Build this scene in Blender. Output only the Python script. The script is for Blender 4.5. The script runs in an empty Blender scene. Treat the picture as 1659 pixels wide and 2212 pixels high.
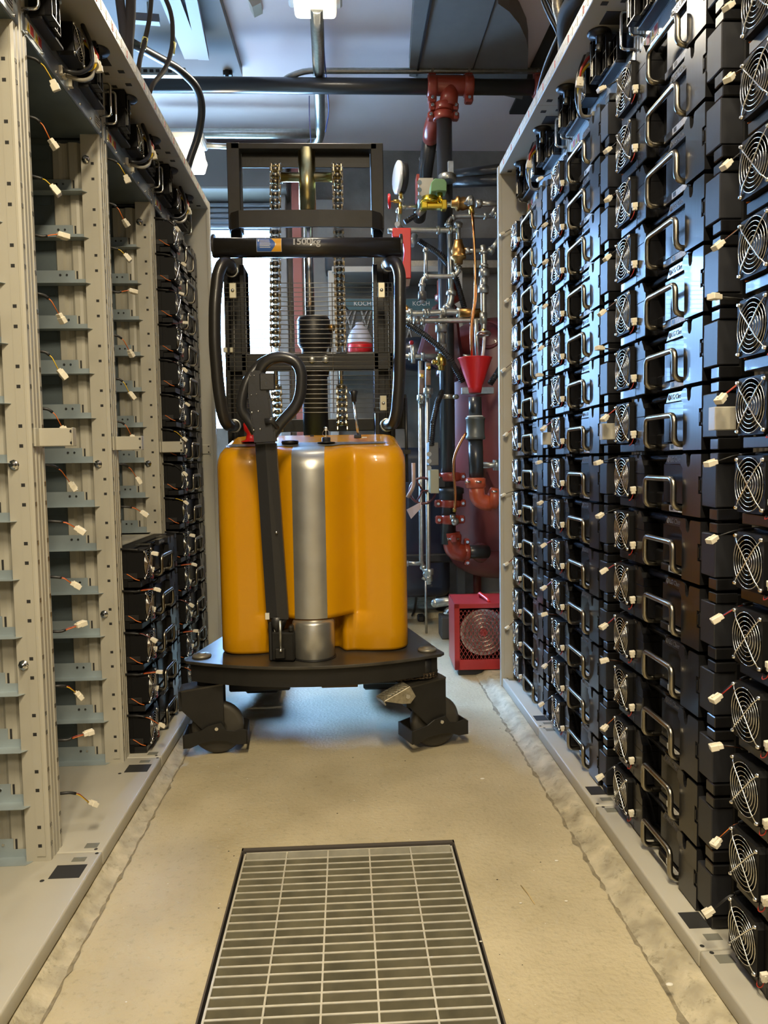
import bpy, bmesh, math, random
from mathutils import Vector, Matrix, Euler
random.seed(7)
PI = math.pi
SC = bpy.context.scene
COL = SC.collection
# ------------------------------------------------------------------ camera
CAMH = 1.15
FPX = 1660.0
def cam_axes():
    d = Vector(((747-829.5)/FPX, (1106-997)/FPX, -1.0)).normalized()
    dn = Vector((.016, -1.0, 0)); dn.z = -(d.x*dn.x + d.y*dn.y)/d.z; dn.normalize()
    up = -dn; r = d.cross(up)
    return r, d, up            # world X, Y, Z expressed in camera coordinates
AX, AY, AZ = cam_axes()
RW = Matrix((AX, AY, AZ))      # world = RW @ cam
cam_d = bpy.data.cameras.new('camera'); cam = bpy.data.objects.new('camera', cam_d); COL.objects.link(cam)
M4 = RW.to_4x4(); M4.translation = Vector((0, 0, CAMH)); cam.matrix_world = M4
cam_d.sensor_fit = 'VERTICAL'; cam_d.sensor_height = 36.0; cam_d.lens = FPX/2212*36.0
cam_d.clip_start = .02; cam_d.clip_end = 100
SC.camera = cam
def at(px, py, Y):
    """the point of the place at depth Y that a survey sight (px,py) meets"""
    r = RW @ Vector(((px-829.5)/FPX, (1106-py)/FPX, -1.0))
    t = Y/r.y
    return Vector((0, 0, CAMH)) + r*t
# ------------------------------------------------------------------ materials
MATS = {}
def mat(name, col, rough=.5, metal=0., var=0., vscale=12., bump=0., bscale=60., coat=0., stretch=None, spec=.5, ior=None,
        emit=None, estr=0., alpha=None, trans=0., rvar=0., col2=None, speck=0., sscale=70.):
    if name in MATS: return MATS[name]
    m = bpy.data.materials.new(name); m.use_nodes = True; nt = m.node_tree; N = nt.nodes; L = nt.links
    b = N['Principled BSDF']
    b.inputs['Base Color'].default_value = (*col, 1); b.inputs['Roughness'].default_value = rough
    b.inputs['Metallic'].default_value = metal; b.inputs['Coat Weight'].default_value = coat
    b.inputs['Specular IOR Level'].default_value = spec
    if ior: b.inputs['IOR'].default_value = ior
    if trans: b.inputs['Transmission Weight'].default_value = trans
    if emit: b.inputs['Emission Color'].default_value = (*emit, 1); b.inputs['Emission Strength'].default_value = estr
    tc = N.new('ShaderNodeTexCoord'); mp = N.new('ShaderNodeMapping'); L.new(tc.outputs['Object'], mp.inputs['Vector'])
    if stretch: mp.inputs['Scale'].default_value = stretch
    if var or col2 or rvar:
        n = N.new('ShaderNodeTexNoise'); n.inputs['Scale'].default_value = vscale; n.inputs['Detail'].default_value = 6
        L.new(mp.outputs['Vector'], n.inputs['Vector'])
        if var or col2:
            r = N.new('ShaderNodeValToRGB'); r.color_ramp.elements[0].position = .3; r.color_ramp.elements[1].position = .7
            c2 = col2 if col2 else tuple(min(1, c*(1+var)) for c in col)
            c1 = col if col2 else tuple(c*(1-var) for c in col)
            r.color_ramp.elements[0].color = (*c1, 1); r.color_ramp.elements[1].color = (*c2, 1)
            L.new(n.outputs['Fac'], r.inputs['Fac']); L.new(r.outputs['Color'], b.inputs['Base Color'])
        if rvar:
            mr = N.new('ShaderNodeMapRange'); mr.inputs['To Min'].default_value = max(0, rough-rvar); mr.inputs['To Max'].default_value = rough+rvar
            L.new(n.outputs['Fac'], mr.inputs['Value']); L.new(mr.outputs['Result'], b.inputs['Roughness'])
    if speck:
        n3 = N.new('ShaderNodeTexNoise'); n3.inputs['Scale'].default_value = sscale; n3.inputs['Detail'].default_value = 8; n3.inputs['Roughness'].default_value = .75
        L.new(mp.outputs['Vector'], n3.inputs['Vector'])
        r3 = N.new('ShaderNodeValToRGB'); r3.color_ramp.elements[0].position = .30; r3.color_ramp.elements[1].position = .46
        r3.color_ramp.elements[0].color = (1-speck, 1-speck, 1-speck*1.1, 1); r3.color_ramp.elements[1].color = (1, 1, 1, 1)
        L.new(n3.outputs['Fac'], r3.inputs['Fac']); mx = N.new('ShaderNodeMixRGB'); mx.blend_type = 'MULTIPLY'; mx.inputs[0].default_value = 1
        src = b.inputs['Base Color'].links[0].from_socket; L.new(src, mx.inputs[1]); L.new(r3.outputs['Color'], mx.inputs[2]); L.new(mx.outputs[0], b.inputs['Base Color'])
    if bump:
        n2 = N.new('ShaderNodeTexNoise'); n2.inputs['Scale'].default_value = bscale; n2.inputs['Detail'].default_value = 4
        L.new(mp.outputs['Vector'], n2.inputs['Vector'])
        bp = N.new('ShaderNodeBump'); bp.inputs['Strength'].default_value = bump; bp.inputs['Distance'].default_value = .01
        L.new(n2.outputs['Fac'], bp.inputs['Height']); L.new(bp.outputs['Normal'], b.inputs['Normal'])
    MATS[name] = m; return m
BEIGE = mat('rack_paint', (.44, .42, .35), .38, var=.04, vscale=3)
GALV = mat('galvanised_sheet', (.42, .47, .50), .34, .75, var=.12, vscale=30, rvar=.08)
GALVD = mat('galvanised_dark', (.17, .215, .24), .42, .55, var=.15, vscale=9, rvar=.1)
PLAST = mat('module_black', (.007, .007, .008), .27, coat=.1, spec=.3)
PLASTM = mat('module_matte', (.006, .006, .0065), .5, spec=.2)
BRUSH = mat('cover_brushed', (.009, .009, .010), .29, 0., var=.35, vscale=5, stretch=(30, 1, .5), spec=.45, coat=.2)
CHROME = mat('chrome_wire', (.82, .82, .80), .2, 1.)
STEEL = mat('handle_steel', (.33, .305, .25), .28, 1., var=.08, vscale=20)
WHITEP = mat('connector_nylon', (.74, .69, .56), .45)
WHITEL = mat('paper_label', (.62, .62, .60), .5, var=.25, vscale=160)
BLACKR = mat('black_rubber', (.012, .012, .013), .45)
REDW = mat('wire_red', (.38, .025, .012), .4)
ORW = mat('wire_orange', (.65, .16, .02), .4)
YELW = mat('wire_yellow', (.75, .50, .02), .4)
GREYC = mat('cable_grey', (.32, .30, .25), .4)
CABB = mat('cable_black', (.016, .016, .017), .38)
YEL = mat('chassis_yellow', (.63, .285, .002), .27, coat=.25, spec=.3, var=.03, vscale=4, bump=.015, bscale=25)
SILV = mat('silver_trim', (.52, .51, .46), .36, .85, var=.06, vscale=14, rvar=.06)
MASTK = mat('mast_black', (.018, .017, .015), .42, var=.15, vscale=14, spec=.3, bump=.05, bscale=90)
MASTB = mat('mast_bar_grey', (.026, .023, .017), .48, .0, var=.12, vscale=22, spec=.25)
CHAINM = mat('chain_steel', (.36, .32, .24), .32, 1., var=.2, vscale=60)
ZINC = mat('zinc_yellow', (.55, .47, .22), .28, 1., var=.1, vscale=30)
BRASS = mat('brass', (.60, .40, .09), .28, 1., var=.12, vscale=40)
BRONZE = mat('bronze', (.42, .235, .075), .38, 1., var=.15, vscale=40)
COPPER = mat('copper', (.62, .25, .09), .25, 1.)
PIPEG = mat('galvanised_pipe', (.44, .44, .40), .34, .9, var=.12, vscale=50)
PIPEK = mat('black_pipe', (.022, .024, .026), .32, coat=.2)
REDP = mat('coupling_red', (.26, .036, .018), .34, coat=.3, var=.08, vscale=30)
REDB = mat('bright_red', (.62, .012, .012), .38, coat=.2)
TANKR = mat('tank_red', (.19, .038, .036), .36, coat=.2, var=.08, vscale=5)
HEATR = mat('heater_red', (.36, .018, .018), .42, coat=.15, var=.08, vscale=10)
CONC = mat('wall_concrete', (.26, .245, .22), .85, var=.22, vscale=5, bump=.25, bscale=40)
NAVY = mat('navy_shell', (.012, .018, .035), .3, coat=.3)
CEILM = mat('ceiling_vinyl', (.84, .74, .78), .58, var=.04, vscale=1.5, bump=.3, bscale=3.5, spec=.3)
DUCTG = mat('duct_grey', (.175, .16, .145), .7, var=.05, vscale=4)
GREENV = mat('solenoid_green', (.13, .25, .11), .4)
YTAG = mat('tag_yellow', (.80, .74, .22), .5)
GLASSW = mat('lamp_lens', (.9, .88, .8), .3, emit=(1, .9, .72), estr=1.1)
LAMPH = mat('lamp_housing', (.55, .53, .48), .45)
DRUST = mat('chassis_plate', (.055, .050, .040), .34, .3, var=.35, vscale=10, rvar=.12)
RUBT = mat('tyre', (.05, .045, .035), .55, var=.15, vscale=15)
TRUNK = mat('red_strut', (.42, .14, .11), .55)
# ------------------------------------------------------------------ mesh builder
class MB:
    def __init__(s): s.bm = bmesh.new(); s.mats = []
    def mi(s, m):
        if m not in s.mats: s.mats.append(m)
        return s.mats.index(m)
    def _fin(s, faces, m, smooth):
        i = s.mi(m)
        for f in faces: f.material_index = i; f.smooth = smooth
    def box(s, x0, x1, y0, y1, z0, z1, m, bev=0., seg=1, M=None):
        t = bmesh.new(); bmesh.ops.create_cube(t, size=1)
        for v in t.verts: v.co = Vector(((x0+x1)/2+v.co.x*(x1-x0), (y0+y1)/2+v.co.y*(y1-y0), (z0+z1)/2+v.co.z*(z1-z0)))
        if bev: bmesh.ops.bevel(t, geom=t.edges[:], offset=min(bev, .45*min(abs(x1-x0), abs(y1-y0), abs(z1-z0))), segments=seg, affect='EDGES', profile=.6)
        if M: t.transform(M)
        s.join(t, m, seg > 1); return s
    def join(s, t, m, smooth=False):
        i = s.mi(m); mp = {}
        for v in t.verts: mp[v] = s.bm.verts.new(v.co)
        for f in t.faces:
            try: nf = s.bm.faces.new([mp[v] for v in f.verts]); nf.material_index = i; nf.smooth = smooth
            except ValueError: pass
        t.free()
    def prism(s, pts, a0, a1, axis, m, bev=0., M=None):
        """polygon pts (u,v) extruded along axis from a0 to a1; axis y: (x,z), axis z: (x,y), axis x: (y,z)"""
        t = bmesh.new()
        def P(u, v, a): return {'y': (u, a, v), 'z': (u, v, a), 'x': (a, u, v)}[axis]
        A = [t.verts.new(P(u, v, a0)) for u, v in pts]; B = [t.verts.new(P(u, v, a1)) for u, v in pts]
        n = len(pts); t.faces.new(A); t.faces.new(B[::-1])
        for i in range(n): t.faces.new([A[i], B[i], B[(i+1) % n], A[(i+1) % n]])
        bmesh.ops.recalc_face_normals(t, faces=t.faces[:])
        if bev: bmesh.ops.bevel(t, geom=t.edges[:], offset=bev, segments=1, affect='EDGES')
        if M: t.transform(M)
        s.join(t, m); return s
    def tube(s, pts, r, m, n=8, fil=0., cap=True, smooth=True, fs=4):
        pts = [Vector(p) for p in pts]
        if fil:
            q = [pts[0]]
            for i in range(1, len(pts)-1):
                a, b, c = pts[i-1], pts[i], pts[i+1]
                d1 = (a-b); d2 = (c-b); f = min(fil, .48*d1.length, .48*d2.length)
                p1 = b+d1.normalized()*f; p2 = b+d2.normalized()*f
                for k in range(fs+1):
                    u = k/fs; q.append(p1*(1-u)**2+b*2*u*(1-u)+p2*u*u)
            q.append(pts[-1]); pts = q
        rs = r if isinstance(r, (list, tuple)) else [r]*len(pts)
        d0 = (pts[1]-pts[0]).normalized(); up = Vector((0, 0, 1)) if abs(d0.z) < .9 else Vector((0, 1, 0))
        nx = d0.cross(up).normalized(); rings = []
        for i, p in enumerate(pts):
            if i == 0: d = d0
            elif i == len(pts)-1: d = (pts[i]-pts[i-1]).normalized()
            else:
                d = ((pts[i+1]-pts[i]).normalized()+(pts[i]-pts[i-1]).normalized())
                d = d.normalized() if d.length > 1e-6 else d0
            nx = (nx - d*nx.dot(d)); nx.normalize(); ny = d.cross(nx)
            rings.append([s.bm.verts.new(p+nx*rs[i]*math.cos(2*PI*k/n)+ny*rs[i]*math.sin(2*PI*k/n)) for k in range(n)])
        F = []
        for i in range(len(rings)-1):
            for k in range(n): F.append(s.bm.faces.new([rings[i][k], rings[i][(k+1) % n], rings[i+1][(k+1) % n], rings[i+1][k]]))
        s._fin(F, m, smooth)
        if cap: s._fin([s.bm.faces.new(rings[0][::-1]), s.bm.faces.new(rings[-1])], m, False)
        return s
    def cyl(s, a, b, r, m, n=16, r2=None):
        return s.tube([a, b], [r, r if r2 is None else r2], m, n)
    def lathe(s, prof, c, axis, m, n=24, smooth=True):
        """prof [(r,h)] around axis dir through c"""
        c = Vector(c); ax = Vector(axis).normalized(); up = Vector((0, 0, 1)) if abs(ax.z) < .9 else Vector((1, 0, 0))
        u = ax.cross(up).normalized(); v = ax.cross(u); rings = []
        for r, h in prof:
            rings.append([s.bm.verts.new(c+ax*h+(u*math.cos(2*PI*k/n)+v*math.sin(2*PI*k/n))*max(r, 1e-5)) for k in range(n)])
        F = []
        for i in range(len(rings)-1):
            for k in range(n): F.append(s.bm.faces.new([rings[i][k], rings[i][(k+1) % n], rings[i+1][(k+1) % n], rings[i+1][k]]))
        s._fin(F, m, smooth)
        s._fin([s.bm.faces.new(rings[0][::-1]), s.bm.faces.new(rings[-1])], m, False)
        return s
    def ring(s, c, axis, R, r, m, n=32, k=5):
        c = Vector(c); ax = Vector(axis).normalized(); up = Vector((0, 0, 1)) if abs(ax.z) < .9 else Vector((1, 0, 0))
        u = ax.cross(up).normalized(); v = ax.cross(u); rings = []
        for i in range(n):
            a = 2*PI*i/n; d = u*math.cos(a)+v*math.sin(a)
            rings.append([s.bm.verts.new(c+d*(R+r*math.cos(2*PI*j/k))+ax*r*math.sin(2*PI*j/k)) for j in range(k)])
        F = []
        for i in range(n):
            for j in range(k): F.append(s.bm.faces.new([rings[i][j], rings[i][(j+1) % k], rings[(i+1) % n][(j+1) % k], rings[(i+1) % n][j]]))
        s._fin(F, m, True); return s
    def ball(s, c, r, m, sc=(1, 1, 1), n=12):
        t = bmesh.new(); bmesh.ops.create_uvsphere(t, u_segments=n, v_segments=max(6, n//2), radius=r)
        for v in t.verts: v.co = Vector((v.co.x*sc[0], v.co.y*sc[1], v.co.z*sc[2]))+Vector(c)
        s.join(t, m, True); return s
    def grid(s, G, m, smooth=True, closed=False):
        V = [[s.bm.verts.new(p) for p in row] for row in G]; F = []
        for i in range(len(V)-1):
            nn = len(V[i])
            for j in range(nn if closed else nn-1):
                F.append(s.bm.faces.new([V[i][j], V[i][(j+1) % nn], V[i+1][(j+1) % nn], V[i+1][j]]))
        s._fin(F, m, smooth); return V
    def mesh(s, name):
        bmesh.ops.recalc_face_normals(s.bm, faces=s.bm.faces[:])
        me = bpy.data.meshes.new(name); s.bm.to_mesh(me); s.bm.free()
        for m in s.mats: me.materials.append(m)
        return me
    def build(s, name, parent=None, **k):
        o = bpy.data.objects.new(name, s.mesh(name)); COL.objects.link(o)
        if parent: o.parent = parent
        return o
def text_mesh(txt, size, m, M, ext=.0006, align='CENTER', off=0.):
    cu = bpy.data.curves.new('t', 'FONT'); cu.offset = off; cu.body = txt; cu.size = size; cu.extrude = ext; cu.align_x = align; cu.align_y = 'CENTER'; cu.resolution_u = 3
    o = bpy.data.objects.new('t', cu); COL.objects.link(o)
    dg = bpy.context.evaluated_depsgraph_get(); me = bpy.data.meshes.new_from_object(o.evaluated_get(dg))
    bpy.data.objects.remove(o); bpy.data.curves.remove(cu)
    me.transform(M); t = bmesh.new(); t.from_mesh(me); bpy.data.meshes.remove(me)
    return t
def tag(o, label=None, cat=None, group=None, kind=None):
    if label: o['label'] = label
    if cat: o['category'] = cat
    if group: o['group'] = group
    if kind: o['kind'] = kind
    return o
def thing(name, label, cat, loc=(0, 0, 0), rz=0., group=None):
    o = bpy.data.objects.new(name, None); o.empty_display_size = .05; COL.objects.link(o)
    o.location = loc; o.rotation_euler = (0, 0, rz); return tag(o, label, cat, group)
def copy_tree(o, parent=None):
    c = o.copy(); COL.objects.link(c)
    if parent: c.parent = parent
    for ch in list(o.children): copy_tree(ch, c)
    return c
def struct(name, mb): return tag(mb.build(name), kind='structure')
ORD = ['', 'lowest', 'second from the bottom', 'third from the bottom', 'fourth from the bottom', 'fifth from the bottom', 'sixth from the bottom',
       'seventh from the bottom', 'seventh from the top', 'sixth from the top', 'fifth from the top', 'fourth from the top', 'third from the top', 'second from the top', 'topmost']
# ------------------------------------------------------------------ battery module (front face y=0, width .63, height .155)
P_ROW = .155; Z_ROW = .075
def ring_plate(mb, cx, cz, hw, R, y0, y1, m, n=32):
    """square plate of half width hw with a round hole R"""
    def sq(a):
        c, s = math.cos(a), math.sin(a); k = hw/max(abs(c), abs(s)); return cx+c*k, cz+s*k
    A = [2*PI*(i+.5)/n for i in range(n)]
    o0 = [mb.bm.verts.new((sq(a)[0], y0, sq(a)[1])) for a in A]; o1 = [mb.bm.verts.new((sq(a)[0], y1, sq(a)[1])) for a in A]
    i0 = [mb.bm.verts.new((cx+R*math.cos(a), y0, cz+R*math.sin(a))) for a in A]; i1 = [mb.bm.verts.new((cx+R*math.cos(a), y1, cz+R*math.sin(a))) for a in A]
    F = []
    for i in range(n):
        j = (i+1) % n
        F += [mb.bm.faces.new([o0[i], o0[j], i0[j], i0[i]]), mb.bm.faces.new([o0[i], o1[i], o1[j], o0[j]]), mb.bm.faces.new([i0[i], i0[j], i1[j], i1[i]])]
    mb._fin(F, m, False)
def fan_blades(mb, c, R, m, ax='y'):
    cx, cy, cz = c
    mb.lathe([(R*.38, 0), (R*.38, .02)], (cx, cy, cz), (0, 1, 0), m, 16)
    for k in range(7):
        a = 2*PI*k/7; pts = []
        for rr, da, dy in ((.36, 0, 0), (.95, .1, 0), (.95, .75, .014), (.36, .55, .014)):
            pts.append(mb.bm.verts.new((cx+R*rr*math.cos(a+da), cy+.004+dy, cz+R*rr*math.sin(a+da))))
        mb._fin([mb.bm.faces.new(pts)], m, False)
def grill(mb, c, R, m, hw, wr=.0011):
    cx, cy, cz = c
    for k in range(6): mb.ring((cx, cy, cz), (0, 1, 0), R*(.16+.168*k), wr, m, 30, 4)
    for sx, sz in ((1, 1), (1, -1)):
        mb.tube([(cx-sx*hw*.86, cy+.001, cz-sz*hw*.86), (cx-sx*hw*.6, cy-.003, cz-sz*hw*.6), (cx+sx*hw*.6, cy-.003, cz+sz*hw*.6), (cx+sx*hw*.86, cy+.001, cz+sz*hw*.86)], wr*1.5, m, 5)
    for sx in (-1, 1):
        for sz in (-1, 1):
            mb.lathe([(.0045, 0), (.005, .003), (.0025, .007)], (cx+sx*hw*.86, cy+.004, cz+sz*hw*.86), (0, -1, 0), m, 8)
def plug(mb, p, d, s=1.):
    """white nylon connector at p pointing along d"""
    d = Vector(d).normalized(); z = Vector((0, 0, 1)) if abs(d.z) < .9 else Vector((1, 0, 0)); a = d.cross(z).normalized(); b = a.cross(d)
    M = Matrix((a, d, b)).transposed().to_4x4(); M.translation = Vector(p)
    mb.box(-.007*s, .007*s, 0, .014*s, -.0045*s, .0045*s, WHITEP, .001, M=M)
    mb.box(-.009*s, .009*s, .009*s, .024*s, -.0055*s, .0055*s, WHITEP, .001, M=M)
    mb.box(-.002*s, .002*s, .003*s, .02*s, .0045*s, .0075*s, WHITEP, M=M)
def make_module():
    r = thing('battery_module', None, 'battery module')
    # case: box with a deep recess for the handle
    b = MB()
    b.box(.024, .63, .046, .42, .004, .149, PLASTM, .003)
    b.box(.142, .216, .0, .05, .004, .1, PLAST, .002)
    b.prism([(.142, .1), (.216, .1), (.216, .118), (.208, .122), (.200, .136), (.190, .15), (.178, .15), (.174, .141), (.166, .141), (.162, .15), (.142, .15)], .0, .05, 'y', PLAST)
    b.box(.026, .142, .002, .05, .004, .027, BRUSH, .0015)
    b.box(.15, .153, -.0006, .02, .006, .024, BLACKR)
    b.cyl((.2, .028, .139), (.47, .028, .139), .0095, PLAST, 12)
    b.box(.30, .46, .018, .05, .026, .126, PLAST, .0015)
    b.prism([(.335, .126), (.352, .148), (.46, .148), (.46, .126)], .008, .03, 'y', BRUSH)
    b.box(.22, .30, .03, .05, .004, .05, PLASTM, .004)
    b.box(.30, .46, .012, .05, .004, .023, PLAST, .002)
    body = b.build('case', r)
    t = MB(); t.join(text_mesh('LG Chem', .0175, None, Matrix.Translation((.40, .0078, .137)) @ Matrix.Rotation(PI/2, 4, 'X')), mat('moulded_mark', (.16, .16, .17), .4))
    t.ring((.3555, .0076, .137), (0, 1, 0), .006, .0011, MATS['moulded_mark'], 16, 4)
    t.box(.3535, .3548, .007, .008, .134, .141, MATS['moulded_mark']); t.box(.3535, .358, .007, .008, .134, .1353, MATS['moulded_mark'])
    t.build('lettering', body)
    # fan
    f = MB(); cx, cz, hw, R = .080, .087, .057, .0535
    ring_plate(f, cx, cz, hw, R, -.012, .03, PLASTM); f.box(.023, .142, .028, .05, .028, .15, PLASTM, .002)
    f.box(.0205, .0235, .012, .062, .036, .058, BLACKR, .001)
    fan = f.build('fan', r)
    g = MB(); fan_blades(g, (cx, -.004, cz), R, BLACKR); g.build('impeller', fan)
    g = MB(); grill(g, (cx, -.0145, cz), R, CHROME, hw); g.build('fan_grill', fan)
    # handle
    h = MB(); h.tube([(.27, .05, .016), (.27, -.018, .016), (.27, -.018, .09), (.444, -.018, .09), (.444, -.018, .018), (.444, .03, .018)], .0072, STEEL, 10, fil=.02); h.build('handle', r)
    # cover panel
    c = MB()
    c.prism([(.462, .004), (.558, .004), (.558, .058), (.545, .058), (.545, .098), (.558, .098), (.558, .149), (.508, .149), (.503, .144), (.502, .128), (.498, .121), (.492, .119), (.486, .122), (.483, .130), (.482, .146), (.477, .151), (.466, .151), (.456, .147), (.450, .138), (.449, .126), (.462, .116)], -.004, .05, 'y', BRUSH)
    c.box(.5445, .556, -.001, .02, .06, .096, BLACKR, .001); c.box(.549, .5535, -.005, .0, .066, .09, PLAST, .001)
    c.build('front_cover', r)
    s_ = MB(); s_.box(.5585, .626, -.002, .05, .031, .127, mat('side_box_face', (.020, .021, .025), .42, spec=.4), .002); s_.box(.592, .63, .0, .05, .129, .151, BRUSH, .002)
    s_.box(.592, .63, .0, .05, .003, .028, BRUSH, .002); s_.box(.56, .592, .03, .05, .004, .151, BLACKR); s_.build('terminal_cover', r)
    l = MB(); l.box(.352, .436, .0112, .0122, .006, .0215, WHITEL); l.box(.36, .375, .0108, .0113, .009, .019, BLACKR); tag(l.build('rating_label', r), 'small white paper label')
    # own fan lead and plug
    w = MB(); w.tube([(.128, -.004, .03), (.14, -.012, .024), (.152, -.01, .03), (.157, -.008, .044)], .0014, BLACKR, 5, fil=.01)
    w.tube([(.128, -.004, .03), (.14, -.015, .02), (.156, -.012, .028), (.157, -.008, .044)], .0011, REDW, 5, fil=.01)
    lead = w.build('fan_cable', r)
    w = MB(); w.tube([(.021, .05, .056), (.019, .038, .05), (.0195, .02, .036), (.022, .004, .031)], .0016, ORW, 5, fil=.01); w.build('fan_wire', r)
    p = MB(); plug(p, (.157, -.008, .042), (.15, -.1, 1), .85); p.build('plug', lead)
    return r
PROTO = make_module()
used = [False]
def place_module(rack_origin, rz, side, stackname, row, total, group):
    if used[0]: o = copy_tree(PROTO)
    else: o = PROTO; used[0] = True
    R = Matrix.Rotation(rz, 3, 'Z'); off = R @ Vector((.01, .06, 0))
    o.location = Vector(rack_origin)+off+Vector((0, 0, Z_ROW+P_ROW*row)); o.rotation_euler = (0, 0, rz)
    if total == 14: w = ORD[row+1]
    else: w = ['lowest', 'second from the bottom', 'middle one', 'second from the top', 'topmost'][row]
    tag(o, 'black battery module with fan, %s in %s' % (w, stackname), 'battery module', group)
    return o
# ------------------------------------------------------------------ racks
PITCH_R = .705; PITCH_L = .69
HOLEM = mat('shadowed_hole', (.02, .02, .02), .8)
STKR = mat('sticker_red', (.55, .06, .05), .5); STKY = mat('sticker_yellow', (.75, .52, .03), .5); STKW = mat('sticker_white', (.68, .66, .58), .5)
RAILM = mat('rail_steel', (.40, .47, .50), .34, .4, var=.12, vscale=8, rvar=.08)
SLATE = mat('side_steel', (.14, .175, .19), .42, .3, var=.1, vscale=6)
def fan_lead(rk, x, z, i, side, full=False):
    """lead that leaves a slot of the near post and hangs free"""
    rr = random.Random(i*13+int(x*1000)+side*7)
    dy = rr.uniform(-.004, .006); drop = rr.choice([.045, .05, .03, .022, .052, .035, -.006, .04]); out = rr.uniform(.05, .075); sx = rr.uniform(.0, .03)
    if full: x = .024; sx = rr.uniform(-.012, -.006); out = rr.uniform(.095, .125); drop *= .8
    p0 = Vector((x, .135, z)); p1 = Vector((x+.006+sx*.3, .135-out*.45, z-.004)); p2 = Vector((x+.01+sx*.6, .135-out*.72, z-drop*.35)); p3 = Vector((x+.012+sx, .135-out, z-drop))
    m = MB(); m.tube([p0, p1, p1*.4+p2*.6], .0042, BLACKR, 7, fil=.02)
    w = p1*.4+p2*.6
    for k, (mm, o) in enumerate(((REDW if not (full and rr.random() < .55) else BLACKR, .0016), ((ORW if rr.random() < .7 else YELW) if not (full and rr.random() < .6) else BLACKR, -.0016), (BLACKR, 0))):
        q = Vector((o, o*.6, o*.4)); m.tube([w+q, p2+q*1.6, p3+q], .0013, mm, 5, fil=.012)
    lead = m.build('fan_lead', rk)
    p = MB(); d = (p3-p2).normalized()+Vector((rr.uniform(-.2, .6), rr.uniform(-.5, .1), rr.uniform(-.5, .1))); plug(p, p3, d, rr.uniform(1.15, 1.35)*(.85 if full else 1)); p.build('plug', lead)
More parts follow.
